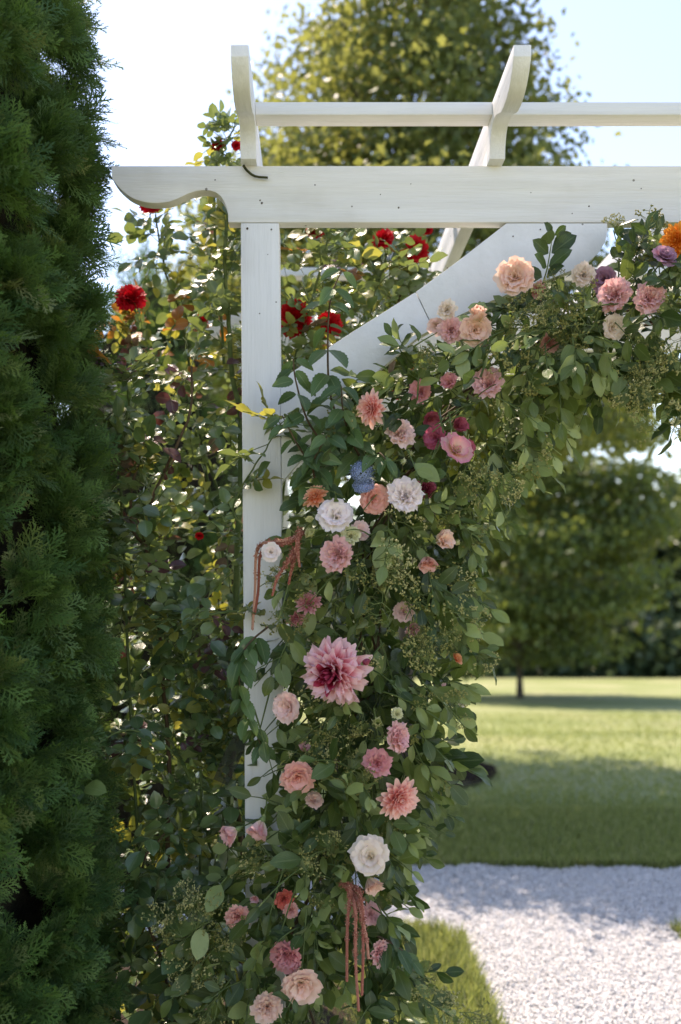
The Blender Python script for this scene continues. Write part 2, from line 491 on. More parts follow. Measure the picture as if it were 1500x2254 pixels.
# grass blades
blade = (np.array([[-0.5, 0, 0], [0.5, 0, 0], [-0.38, 0.5, 0.05], [0.38, 0.5, 0.05], [0, 1, 0.22]]),
         np.array([[0, 1, 3, 2]]), np.array([[2, 3, 4]]), np.array([[0, 0.2], [0, 0.8], [0.5, 0.2], [0.5, 0.8], [1, 0.5]]))
grass = Acc()
def sow(x0, x1, y0, y1, n, h, w, cond=None, fall=1.0):
    x = rng.uniform(x0, x1, n); y = y0 + (y1 - y0) * rng.random(n) ** fall
    keep = ~in_gravel(x, y)
    if cond is not None: keep &= cond(x, y)
    x, y = x[keep], y[keep]; m_ = len(x)
    d = np.stack([rng.normal(0, 0.35, m_), rng.normal(0, 0.35, m_), np.ones(m_)], -1)
    nn = np.stack([rng.normal(0, 1, m_), rng.normal(0, 1, m_), np.zeros(m_)], -1)
    hh = h * rng.uniform(0.5, 1.25, m_)
    grass.scatter(blade, frames(d, nn), np.stack([x, y, ground_z(y) - 0.002], -1), np.stack([np.full(m_, w), hh, hh], -1))
sow(-0.4, G_X0 + 0.0, 3.1, G_Y0 + 0.01, 15000, 0.075, 0.006)
sow(G_X1, 2.6, 3.3, G_Y0, 7000, 0.075, 0.006)
fr = lambda x, y: (x < 0.42 * y) & (x > -0.15 * y)
sow(-0.8, 3.6, G_Y1 - 0.08, 6.6, 40000, 0.06, 0.007, fr)
sow(-1.0, 6.0, 6.6, 15.0, 46000, 0.038, 0.010, fr, 3.0)
# ragged fringe along the edges of the path
for yy, sg in ((G_Y1, 1), (G_Y0, -1)):
    sow(-0.6, 3.4, yy if sg > 0 else yy - 0.03, yy + 0.03 if sg > 0 else yy, 3500, 0.07, 0.006)
tag(link('grass', grass.mesh('grass', M_GRASS)), 'short mown grass growing beside the gravel path', 'grass', kind='stuff')

TREE_A = np.array([(893 - CX) * 8.05 / FPX, 8.05, 0.0])
bm = bmesh.new()
bmesh.ops.create_circle(bm, cap_ends=True, radius=0.72, segments=48)
for v in bm.verts:
    a = math.atan2(v.co.y, v.co.x); s_ = 1 + 0.05 * math.sin(5 * a) + 0.03 * math.sin(11 * a)
    v.co.x *= s_; v.co.y *= s_
r_ = bmesh.ops.inset_region(bm, faces=bm.faces[:], thickness=0.12)
for f in bm.faces:
    if len(f.verts) > 10:
        for v in f.verts: v.co.z = 0.015
me = bpy.data.meshes.new('mulch_ring'); bm.to_mesh(me); bm.free()
me.materials.append(simple_mat('bark_mulch', (0.018, 0.012, 0.008), (0.07, 0.045, 0.03), 60, 0.9, 1.0, 0.03))
o = link('mulch_ring', me); o.location = (TREE_A[0], TREE_A[1], 0.006); tag(o, kind='structure')
mc = Acc(); n_ = 2600
aa_ = rng.uniform(0, 6.283, n_); rr_ = 0.72 * np.sqrt(rng.random(n_))
mc.scatter((pyr * np.array([1.6, 0.6, 0.6]), None, pyrT, np.zeros((5, 2))), frames(rng.normal(size=(n_, 3)) * np.array([1, 1, 0.25]), np.array([0, 0, 1.0]) + rng.normal(0, 0.5, (n_, 3))),
           np.stack([TREE_A[0] + rr_ * np.cos(aa_), TREE_A[1] + rr_ * np.sin(aa_), 0.022 + rng.random(n_) * 0.012], -1), rng.uniform(0.009, 0.02, (n_, 1)))
tag(link('mulch', mc.mesh('mulch', bpy.data.materials['bark_mulch'], False)), 'dark bark mulch chips around the shade tree trunk', 'mulch', kind='stuff')
# planting bed under hedge and roses
bm = bmesh.new()
pts = [(-4, 1.2), (-0.25, 1.2), (0.12, 1.9), (0.2, 2.6), (0.1, 3.6), (-0.1, 4.1), (-4, 4.2)]
top = [bm.verts.new((x, y, 0.05)) for x, y in pts]; bot = [bm.verts.new((x * 1.0 + (0.06 if x > -3 else 0), y, 0.003)) for x, y in pts]
bm.faces.new(top)
for i in range(len(pts)): j = (i + 1) % len(pts); bm.faces.new((bot[i], bot[j], top[j], top[i]))
bmesh.ops.recalc_face_normals(bm, faces=bm.faces[:])
me = bpy.data.meshes.new('planting_bed'); bm.to_mesh(me); bm.free(); me.materials.append(bpy.data.materials['bark_mulch'])
tag(link('planting_bed', me), kind='structure')

# ------------------------------------------------------------------ white arbour
D0 = 2.307
D1 = 3.55
TH = 0.038
XC = 1.04
def fx(px): return (px - CX) * D0 / FPX
def fz(py): return EYE + (CY - py) * D0 / FPX
ZB = fz(365)            # top of the beams
ZBB = fz(489.5)         # underside of the beams
RAFH = 0.114

arbor = thing('white_arbor', (XC, (D0 + D1) / 2, 0), 'white painted wooden garden arbour with scroll ended beams and knee braces', 'arbour')
AINV = Matrix.Translation((-XC, -(D0 + D1) / 2, 0))

def board(name, poly, plane, a0, a1, mat, bev=0.0022, parent=None, jitter=0.0, inv=None):
    """prism over a polygon: plane 'xz' extrudes along y, 'yz' along x, 'xy' along z"""
    bm = bmesh.new()
    def co(u, v, w):
        return {'xz': (u, w, v), 'yz': (w, u, v), 'xy': (u, v, w)}[plane]
    A = [bm.verts.new(co(u, v, a0)) for u, v in poly]
    B = [bm.verts.new(co(u, v, a1)) for u, v in poly]
    bm.faces.new(A); bm.faces.new(B[::-1])
    for i in range(len(poly)):
        j = (i + 1) % len(poly)
        bm.faces.new((A[i], A[j], B[j], B[i]))
    bmesh.ops.recalc_face_normals(bm, faces=bm.faces[:])
    es = [e for e in bm.edges if len(e.link_faces) == 2 and e.calc_face_angle(0) > R(35)]
    bmesh.ops.bevel(bm, geom=es, offset=bev, segments=2, affect='EDGES', profile=0.6)
    if jitter:
        for v in bm.verts:
            v.co += Vector((random.gauss(0, jitter), random.gauss(0, jitter), random.gauss(0, jitter)))
    for f in bm.faces: f.smooth = True
    me = bpy.data.meshes.new(name); bm.to_mesh(me); bm.free()
    me.set_sharp_from_angle(angle=R(22))
    me.materials.append(mat)
    return link(name, me, parent or arbor, inv or AINV)

prof_px = [(246, 363), (246.5, 389), (256, 404), (271, 420), (290, 434), (313, 442.5), (338, 446), (365, 444.5), (382, 440), (398, 433), (414, 425.5), (430, 420), (447, 417.5), (463, 418.5),
           (475, 422.5), (485, 430), (492, 440), (498, 453), (502, 468), (503, 489.5)]
SC = D0 / FPX
prof_px = [prof_px[0]] + [tuple(q) for q in smooth_path([(x, y, 0) for x, y in prof_px[1:-1]], 60)[:, :2]] + [prof_px[-1]]
prof = [((x - 246) * SC, (y - 363) * SC) for x, y in prof_px]      # along, below the top
def scroll_board(vert_scale, start, end, ztop):
    left = [(start + a, ztop - h * vert_scale) for a, h in prof]
    right = [(end - a, ztop - h * vert_scale) for a, h in prof][::-1]
    return left + right
XL = fx(246)
XR = 2 * XC - XL
vs_b = (ZB - ZBB) / prof[-1][1]
board('beam', scroll_board(vs_b, XL, XR, ZB), 'xz', D0, D0 + TH, PAINT_X)
board('beam', scroll_board(vs_b, XL, XR, ZB), 'xz', D1, D1 + TH, PAINT_X)
# posts
def post(xc, y0, lean):
    w = 0.0895
    o = board('post', [(xc - w / 2, y0 + 0.0008), (xc + w / 2, y0 + 0.0008), (xc + w / 2, y0 + 0.0888), (xc - w / 2, y0 + 0.0888)], 'xy', 0, ZBB - 0.0008, PAINT_Z, 0.003)
    for v in o.data.vertices:
        v.co.x += lean * (ZBB - v.co.z)
XP = fx(572.5)
post(XP, D0, 0.0072); post(2 * XC - XP, D0, -0.002)
post(XP - 0.012, D1 - 0.025, 0.004); post(2 * XC - XP, D1 - 0.025, 0)
# rafters
RX = [-0.145 + 0.568 * i for i in range(5)]
zt = ZB + RAFH
for i, x in enumerate(RX):
    pr = scroll_board(RAFH / prof[-1][1], 2.0, D1 + TH + 0.30, zt)
    board('rafter', pr, 'yz', x - 0.018, x + 0.018, PAINT_Y)
# battens between the rafters, tops flush
for y in (2.233, 2.815, 3.39):
    for i in range(4):
        a, b = RX[i] + 0.0183, RX[i + 1] - 0.0183
        zj = zt - 0.001 - random.random() * 0.002
        board('slat', [(y, zj - 0.0285), (y + 0.058, zj - 0.0285), (y + 0.058, zj), (y, zj)], 'yz', a, b, PAINT_X, 0.0018)
# nail heads and dents on the front beam, rafters and post
bm = bmesh.new()
bmesh.ops.create_cone(bm, cap_ends=True, segments=9, radius1=0.0027, radius2=0.0021, depth=0.0012)
for v in bm.verts: v.co.x *= random.uniform(0.85, 1.2); v.co.y *= random.uniform(0.85, 1.15)
nail_me = bpy.data.meshes.new('nail_head'); bm.to_mesh(nail_me); bm.free()
nail_me.materials.append(simple_mat('rusty_nail', (0.03, 0.022, 0.015), (0.12, 0.085, 0.055), 400))
for (px_, py_, k_) in [(577, 447, 1.0), (573, 441, 0.7), (878, 457, 0.8), (838, 428, 0.5), (474, 396, 0.6), (694, 407, 0.6), (1297, 454, 0.7), (1260, 470, 0.5), (905, 405, 0.4), (1412, 415, 0.5), (545, 503, 1.0),
                      (598, 505, 0.7), (572, 690, 0.5), (590, 560, 0.4), (1130, 520, 0.6), (985, 590, 0.6), (1190, 505, 0.6)]:
    q = np.array([fx(px_), D0 - 0.0004, fz(py_)])
    link('nail_head', nail_me, arbor, AINV @ Matrix.Translation(tuple(q)) @ Matrix.Rotation(R(90), 4, 'X') @ Matrix.Scale(k_, 4))
# knee braces, each of two boards with a joint
up = [(1116, 490.5), (1010, 573), (916.5, 641.5)]
up2 = [(915, 642.5), (776, 730), (700, 780), (617.5, 836)]
def curve_px(c): return [tuple(q) for q in smooth_path([(x, y, 0) for x, y in c], 40)[:, :2]]
lo = [(955.5, 722), (1020, 690), (1100, 655), (1180, 626), (1243, 601), (1275, 588), (1300, 573), (1320, 553), (1333, 530), (1338, 508), (1338, 490.5)]
lo2 = [(620.5, 1062), (650, 1027), (690, 982), (740, 916), (800, 848), (835, 815), (865, 790), (916, 746), (954, 723)]
lo = curve_px(lo[:-1]) + [lo[-1]]; lo2 = curve_px(lo2)
def brace(mirror, y0):
    for poly in (up + lo, up2 + lo2):
        q = [(fx(a), fz(b)) for a, b in poly]
        if mirror: q = [(2 * XC - a, b) for a, b in q]
        board('brace', q, 'xz', y0 + 0.002, y0 + 0.002 + 0.036, PAINT_D, 0.0016)
for y0 in (D0, D1):
    brace(False, y0); brace(True, y0)

# ------------------------------------------------------------------ arborvitae
def spray_tpl(seed, nside=14, sub=4, axis=5):
    r = np.random.default_rng(seed)
    V, Q, U = [], [], []
    def ribbon(p, q, w0, w1):
        d = q - p; nn = np.array([-d[1], d[0], 0]); nn = nn / (np.linalg.norm(nn) + 1e-9)
        i = len(V)
        V.extend([p - nn * w0, p + nn * w0, q + nn * w1, q - nn * w1]); Q.append((i, i + 1, i + 2, i + 3))
        U.extend([(0, 0.2), (0, 0.8), (1, 0.8), (1, 0.2)])
    arch = lambda t: np.array([0.05 * math.sin(t * 3), t, -0.10 * t * t])
    for i in range(axis): ribbon(arch(i / axis), arch((i + 1) / axis), 0.014, 0.012)
    for i in range(nside):
        t = 0.08 + 0.9 * i / nside
        s = 1 if i % 2 else -1
        base = arch(t)
        ln = (0.42 * (1 - t) ** 0.8 + 0.13) * r.uniform(0.8, 1.15)
        ang = R(42 + r.uniform(-8, 8)) * s
        d = np.array([math.sin(ang), math.cos(ang), r.uniform(-0.25, 0.2)])
        tip = base + d * ln
        ribbon(base, base + d * ln * 0.55, 0.013, 0.012); ribbon(base + d * ln * 0.55, tip, 0.012, 0.006)
        for k in range(sub):
            u = 0.25 + 0.7 * k / sub
            s2 = 1 if k % 2 else -1
            a2 = ang + s2 * R(40)
            d2 = np.array([math.sin(a2), math.cos(a2), r.uniform(-0.3, 0.3)])
            b2 = base + d * ln * u
            ribbon(b2, b2 + d2 * ln * 0.42 * (1.15 - u), 0.012, 0.006)
    return np.array(V), np.array(Q), None, np.array(U, float)

def tuft_tpl(seed, nspray, nside, sub, axis=5):
    r = np.random.default_rng(seed)
    acc = Acc()
    for i in range(nspray):
        tpl = spray_tpl(seed * 31 + i, nside, sub, axis)
        a = r.uniform(0, 2 * np.pi); el = r.uniform(0, 1) ** 0.6 * R(58)
        d = np.array([[math.sin(el) * math.cos(a), math.cos(el), math.sin(el) * math.sin(a)]])
        nn = r.normal(size=(1, 3))
        nn[0, 1] *= 0.3
        acc.scatter(tpl, frames(d, nn), r.normal(0, 0.08, (1, 3)), [r.uniform(0.75, 1.15)], var=np.array([r.uniform(0, 1)]))
    return acc
RICH = [tuft_tpl(100 + i, 15, 14, 5).mesh('arborvitae_tuft', M_CEDAR) for i in range(5)]
LIGHT, FAR = [], []
for i in range(4):
    a = tuft_tpl(200 + i, 7, 9, 3, 2)
    LIGHT.append((np.concatenate(a.V), np.concatenate(a.Q), None, np.concatenate(a.U)))
    a = tuft_tpl(300 + i, 5, 7, 1, 1)
    FAR.append((np.concatenate(a.V), np.concatenate(a.Q), None, np.concatenate(a.U)))
M_CORE = simple_mat('arborvitae_light_block_core', (0.008, 0.009, 0.004), (0.03, 0.024, 0.013), 40, 0.95, 1.0, 0.03)

def arborvitae(name, label, cx_, cy_, prof_z, prof_r, ntuft, size, n_rich, group, zmin_den=0.0):
    t = thing(name, (cx_, cy_, 0), label, 'evergreen', group)
    inv = Matrix.Translation((-cx_, -cy_, 0))
    V, Q, T_, U = tube([(cx_, cy_, z) for z in np.linspace(0, prof_z[-1] * 0.95, 8)], np.linspace(0.09, 0.01, 8), 8)
    link('trunk', mesh_from('trunk', V, Q, uv=U, mat=BARK), t, inv)
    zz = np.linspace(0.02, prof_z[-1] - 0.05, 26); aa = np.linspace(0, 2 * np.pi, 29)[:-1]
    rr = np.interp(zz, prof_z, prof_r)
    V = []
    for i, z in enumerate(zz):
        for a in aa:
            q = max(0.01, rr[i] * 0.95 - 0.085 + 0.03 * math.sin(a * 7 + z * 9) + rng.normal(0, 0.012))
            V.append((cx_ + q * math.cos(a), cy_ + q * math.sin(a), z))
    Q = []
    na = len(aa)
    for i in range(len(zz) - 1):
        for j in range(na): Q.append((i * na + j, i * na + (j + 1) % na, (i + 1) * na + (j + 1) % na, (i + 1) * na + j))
    link('light_block_core', mesh_from('light_block_core', V, Q, mat=M_CORE), t, inv)  # closed shell added to stop light leaking through, coloured like dead inner twigs
    # tufts grow in rounded lobes, denser on the sides that can be seen
    per = 5
    nl = ntuft // per
    cand = np.arange(int(nl * 1.35))
    z = 0.04 + (prof_z[-1] - 0.08) * ((cand + 0.5) / len(cand)) ** 1.25
    front = math.atan2(-cy_, -cx_) + 0.55
    a = front + ((cand * 0.618034) % 1.0 - 0.5) * 3.7 + rng.normal(0, 0.16, len(cand))
    rz = np.interp(z, prof_z, prof_r)
    keep = rng.random(len(z)) < (rz / max(prof_r)) ** 0.8; z, rz, a = z[keep], rz[keep], a[keep]
    nl = len(z)
    rad = rz - rng.random(nl) ** 1.5 * 0.06 - size * 1.0
    cen = np.stack([cx_ + rad * np.cos(a), cy_ + rad * np.sin(a), z], -1)
    a = np.repeat(a, per); n = nl * per
    out = np.stack([np.cos(a), np.sin(a), np.zeros(n)], -1)
    d = nrm(out * 0.8 + np.array([0, 0, 0.45]) + rng.normal(0, 0.5, (n, 3)))
    loc = np.repeat(cen, per, 0) + d * size * 0.55 + rng.normal(0, size * 0.12, (n, 3))
    M = frames(d, np.cross(out, np.array([0, 0, 1.0])) + rng.normal(0, 0.4, (n, 3)))
    sz = size * rng.uniform(0.75, 1.15, n)
    px = CX + loc[:, 0] / loc[:, 1] * FPX; py = CY - (loc[:, 2] - EYE) / loc[:, 1] * FPX
    vis = (px > -90) & (py > -100) & (py < 2350)
    facing = np.einsum('ij,ij->i', nrm(np.array([0, 0, EYE]) - loc), out)
    order = np.argsort(np.where(vis & (facing > -0.25), loc[:, 1], 99))
    rich = order[:n_rich]
    for q in rich:
        mm = np.eye(4); mm[:3, :3] = M[q] * sz[q]; mm[:3, 3] = loc[q]
        link('spray', RICH[int(rng.integers(5))], t, inv @ Matrix(mm.tolist()))
    rest = np.setdiff1d(np.arange(n), rich)
    acc = Acc()
    for i in range(4):
        s_ = rest[i::4]
        near = vis[s_] & (facing[s_] > -0.3) & (n_rich > 0)
        acc.scatter(LIGHT[i], M[s_[near]], loc[s_[near]], sz[s_[near], None] * 1.05)
        s_ = s_[~near]
        acc.scatter(FAR[i], M[s_], loc[s_], sz[s_, None] * 1.1)
    f = link('foliage', acc.mesh('foliage', M_CEDAR), t, inv); f['kind'] = 'stuff'
    return t
arborvitae('arborvitae', 'tall dark green columnar evergreen filling the left edge beside the roses', -1.258, 2.25,
           [0, 0.3, 1.2, 2.2, 3.2, 4.2, 5.4, 6.0], [0.745, 0.78, 0.785, 0.76, 0.70, 0.55, 0.25, 0.03], 2800, 0.100, 300, 'evergreens in a row')
arborvitae('arborvitae', 'shorter sunlit yellow green evergreen behind the climbing rose', -0.93, 5.6,
           [0, 0.3, 1.2, 2.2, 2.9, 3.3], [0.78, 0.82, 0.80, 0.62, 0.32, 0.03], 420, 0.17, 0, 'evergreens in a row')

# ------------------------------------------------------------------ broadleaf trees
tl = (np.array([[0, 0, 0], [-0.36, 0.45, 0.13], [0, 1, -0.08], [0.36, 0.45, 0.13]]), None, np.array([[0, 2, 1], [0, 3, 2]]), np.array([[0, 0.5], [0.5, 0.1], [1, 0.5], [0.5, 0.9]]))
def tree(name, label, base, trunk_r, prof_z, prof_r, nclump, per, sigma, leaf, mat, group, shift=0.0, flat=0.6):
    base = np.array(base, float)
    t = thing(name, tuple(base), label, 'tree', group)
    inv = Matrix.Translation(tuple(-base))
    zt_ = prof_z[-1]
    zs = np.linspace(0, zt_ * 0.93, 12)
    ax = np.stack([base[0] + 0.06 * np.sin(zs * 1.3) * zs / zt_, base[1] + 0.05 * np.sin(zs * 0.9 + 1), base[2] + zs], -1)
    ax[0, :2] = base[:2]
    V, Q, _, U = tube(ax, trunk_r * (1 - 0.85 * zs / zt_) * (1 + 0.6 * np.exp(-zs * 6)), 12)
    link('trunk', mesh_from('trunk', V, Q, uv=U, mat=BARK), t, inv)
    z = rng.uniform(prof_z[0], prof_z[-1], nclump * 3)
    rz = np.interp(z, prof_z, prof_r)
    keep = rng.random(len(z)) < (rz / max(prof_r)) ** 1.3
    z, rz = z[keep][:nclump], rz[keep][:nclump]
    a = rng.uniform(0, 2 * np.pi, len(z)); q = rz * rng.uniform(0.1, 1, len(z)) ** 0.5 * rng.uniform(0.85, 1.12, len(z))
    c = np.stack([base[0] + shift * (z - prof_z[0]) / 3 + q * np.cos(a), base[1] + q * np.sin(a), base[2] + z], -1)
    limbs = Acc()
    for i in range(0, len(c), max(1, len(c) // 46)):
        h = max(prof_z[0] * 0.75, z[i] - q[i] * 0.75)
        s0 = np.array([np.interp(h, zs, ax[:, 0]), np.interp(h, zs, ax[:, 1]), base[2] + h])
        md = s0 * 0.5 + c[i] * 0.5 + np.array([0, 0, 0.12 * q[i]]) + rng.normal(0, 0.05, 3)
        pth = smooth_path([s0, md, c[i]], 7)
        limbs.add(*tube(pth, np.linspace(trunk_r * 0.34, trunk_r * 0.06, 7), 5))
    link('limbs', limbs.mesh('limbs', BARK), t, inv)
    acc = Acc()
    n = len(c) * per
    ci = np.repeat(c, per, 0) + rng.normal(0, 1, (n, 3)) * sigma * np.array([1, 1, flat])
    cv = np.clip(np.repeat(rng.random(len(c)), per) * 0.6 + rng.random(n) * 0.4, 0, 0.999)
    d = rng.normal(0, 1, (n, 3)) + np.array([0, 0, -0.6])
    acc.scatter(tl, frames(d, rng.normal(0, 1, (n, 3)) + np.array([0, 0, 0.9])), ci, leaf * rng.uniform(0.65, 1.25, (n, 1)), cv)
    f = link('crown', acc.mesh('crown', mat), t, inv); f['kind'] = 'stuff'
    return t
tree('shade_tree', 'large olive green shade tree with airy crown behind the arbour', TREE_A, 0.075,
     [2.5, 3.0, 3.6, 4.2, 5.0, 5.6, 6.3, 7.4, 8.2], [1.5, 2.1, 2.1, 1.7, 1.28, 1.0, 0.75, 0.45, 0.1], 900, 100, 0.14, 0.066, M_TREE, 'lawn trees')
b_ = P(1145, 1540, 20); b_[2] = float(ground_z(20))
tree('maple_tree', 'young maple with thin trunk standing alone on the sunny lawn', b_, 0.05,
     [0.75, 1.4, 2.6, 4.2, 5.6, 7.2], [1.6, 2.3, 2.55, 2.35, 1.9, 0.3], 250, 125, 0.30, 0.15, M_MAPLE, 'lawn trees', 0.35, 0.33)

# far wood
acc = Acc(); trunks = Acc()
for i in range(95):
    x = rng.uniform(-30, 34); y = rng.uniform(37, 50)
    h = rng.uniform(5.5, 8.5)
    r0 = rng.uniform(1.4, 2.4)
    gz = float(ground_z(y))
    m_ = 420
    u = nrm(rng.normal(0, 1, (m_, 3))) * rng.uniform(0.55, 1.05, (m_, 1)) * np.array([r0, r0, h * 0.5]) + np.array([x, y, gz + h * 0.52])
    u[:, 2] = np.maximum(u[:, 2], gz + 0.1)
    acc.scatter(tl, frames(rng.normal(0, 1, (m_, 3)) + np.array([0, 0, -0.5]), rng.normal(0, 1, (m_, 3)) + np.array([0, 0, 0.8])), u, rng.uniform(0.4, 0.8, (m_, 1)),
                np.clip(rng.random() * 0.6 + rng.random(m_) * 0.4, 0, 0.999))
for i in range(70):
    x = -32 + i * 0.95 + rng.normal(0, 0.3); y = rng.uniform(35.5, 37); gz = float(ground_z(y)); m_ = 260
    u = rng.normal(0, 1, (m_, 3)) * np.array([0.7, 0.5, 0.75]) + np.array([x, y, gz + 0.9]); u[:, 2] = np.maximum(u[:, 2], gz + 0.02)
    acc.scatter(tl, frames(rng.normal(0, 1, (m_, 3)), rng.normal(0, 1, (m_, 3)) + np.array([0, -0.4, 0.8])), u, rng.uniform(0.35, 0.6, (m_, 1)), np.clip(rng.random() * 0.3 + rng.random(m_) * 0.3, 0, 0.999))
wd = link('woodland', acc.mesh('woodland', M_WOOD)); tag(wd, 'dark belt of woodland beyond the far edge of the lawn', 'woodland', kind='stuff')

# ------------------------------------------------------------------ climbing rose
ROSE_LEAVES = [leaf_tpl(0.68, 6, 5, 0.85, 0.62, 0.25, 0.25, 0.3, seed=s) for s in range(3)]
rose_base = P(480, 1290, 2.6); rose_base[2] = 0.05
rose = thing('climbing_rose', tuple(rose_base), 'climbing rose bush with red blooms and glossy leaves around the left post', 'rose bush')
RINV = Matrix.Translation(tuple(-rose_base))
canes_px = [
    ([(500, 2760, 2.55), (505, 1700, 2.5), (528, 1000, 2.5), (508, 800, 2.52), (492, 620, 2.55), (494, 470, 2.6)], 0.0095, STEM_GREEN),
    ([(400, 2800, 2.5), (372, 1900, 2.42), (376, 1700, 2.42), (345, 1260, 2.45), (302, 1170, 2.42), (298, 1090, 2.4), (310, 1000, 2.4)], 0.0065, STEM_BROWN),
    ([(372, 1500, 2.45), (348, 1270, 2.45), (312, 1185, 2.44), (325, 1090, 2.42), (400, 920, 2.4), (413, 800, 2.4)], 0.006, STEM_BROWN),
    ([(450, 2800, 2.7), (480, 1900, 2.7), (505, 1400, 2.72), (440, 1000, 2.75), (395, 700, 2.78), (356, 580, 2.8), (340, 465, 2.8)], 0.006, STEM_GREEN),
    ([(560, 2800, 2.75), (600, 1500, 2.7), (640, 900, 2.62), (672, 730, 2.6), (708, 580, 2.6), (716, 500, 2.62)], 0.006, STEM_GREEN),
    ([(590, 2700, 2.9), (660, 1400, 2.85), (720, 900, 2.82), (800, 720, 2.8), (846, 560, 2.78)], 0.006, STEM_GREEN),
    ([(600, 2600, 3.0), (700, 1300, 2.98), (790, 850, 2.95), (870, 680, 2.9), (912, 575, 2.85)], 0.006, STEM_BROWN),
    ([(560, 2000, 2.5), (590, 1450, 2.42), (545, 1352, 2.33), (450, 1352, 2.28), (380, 1362, 2.28), (330, 1375, 2.3)], 0.0045, STEM_GREEN),
    ([(470, 2700, 2.4), (360, 2150, 2.34), (300, 1985, 2.3), (318, 1900, 2.3), (360, 1850, 2.32)], 0.005, STEM_BROWN),
    ([(470, 1900, 2.5), (400, 1680, 2.35), (300, 1612, 2.26), (215, 1630, 2.2), (130, 1690, 2.14), (70, 1760, 2.1)], 0.0035, STEM_GREEN),
    ([(494, 800, 2.75), (468, 470, 2.78), (470, 380, 2.78), (490, 325, 2.76), (512, 285, 2.75)], 0.0045, STEM_GREEN),
    ([(520, 2500, 2.6), (530, 1900, 2.5), (500, 1720, 2.45), (520, 1620, 2.42), (515, 1500, 2.42)], 0.008, STEM_BROWN),
    ([(430, 2600, 2.5), (440, 1650, 2.4), (400, 1420, 2.36), (330, 1300, 2.34), (265, 1230, 2.3)], 0.004, STEM_GREEN),
    ([(330, 2400, 2.4), (262, 1120, 2.42), (258, 1000, 2.4), (272, 880, 2.4), (240, 830, 2.38)], 0.004, STEM_GREEN),
    ([(560, 1500, 2.45), (548, 1210, 2.34), (500, 1120, 2.3), (540, 1040, 2.27), (590, 960, 2.26), (597, 940, 2.26)], 0.003, STEM_GREEN),
    ([(620, 2500, 2.9), (560, 1400, 2.9), (420, 900, 2.9), (300, 750, 2.85), (288, 680, 2.8)], 0.005, STEM_GREEN),
    ([(480, 2400, 2.5), (360, 2100, 2.35), (270, 2120, 2.3), (200, 2165, 2.28)], 0.004, STEM_GREEN),
]
leafpts = []          # position, outward direction, size, kind
cane_mesh = {STEM_GREEN: Acc(), STEM_BROWN: Acc()}
for ctrl, r0, mt in canes_px:
    pth = smooth_path([P(*c) for c in ctrl], 46)
    pth[:, 2] = np.maximum(pth[:, 2], 0.0)
    pth += np.cumsum(rng.normal(0, 0.0012, pth.shape), 0)
    V, Q, T_, U = tube(pth, np.linspace(r0, r0 * 0.42, 46), 6)
    link('cane', mesh_from('cane', V, Q, uv=U, mat=mt), rose, RINV)
    seg = np.linalg.norm(np.diff(pth, axis=0), axis=1).sum()
    for t_ in np.arange(0.1, 1.0, 0.034 / seg):
        i = int(t_ * 45)
        tz = pth[i, 2]
        if tz < 0.25: continue
        dd = nrm(rng.normal(0, 1, 3) * np.array([1, 0.9, 0.7]) + np.array([0, -0.25, 0.35]))
        leafpts.append((pth[i], dd, rng.uniform(0.75, 1.25)))
    for k in range(3):
        leafpts.append((pth[-1 - k * 2], nrm(pth[-1] - pth[-8] + rng.normal(0, 0.04, 3)), rng.uniform(0.8, 1.2)))
def fill(n, x0, x1, y0, y1, d0, d1, s0=0.75, s1=1.15):
    for _ in range(n):
        p = P(rng.uniform(x0, x1), rng.uniform(y0, y1), rng.uniform(d0, d1))
        leafpts.append((p, nrm(rng.normal(0, 1, 3) + np.array([0, -0.3, 0.3])), rng.uniform(s0, s1)))
fill(75, 280, 545, 620, 1100, 2.45, 3.2)
fill(190, 270, 560, 1100, 1650, 2.38, 3.0)
fill(120, 300, 560, 1650, 2260, 2.4, 2.9, 1.0, 1.6)
fill(60, 360, 580, 1400, 1700, 2.34, 2.5)
fill(125, 615, 930, 505, 800, 2.6, 3.25)
fill(40, 420, 530, 450, 650, 2.6, 3.1)
fill(50, 620, 800, 750, 1050, 2.5, 3.0)
fill(60, 280, 560, 2060, 2330, 2.36, 2.8, 1.0, 1.5)
fill(14, 300, 500, 1700, 2100, 2.26, 2.4, 1.4, 1.8)
fill(12, 455, 525, 290, 360, 2.7, 2.8, 0.6, 0.8)
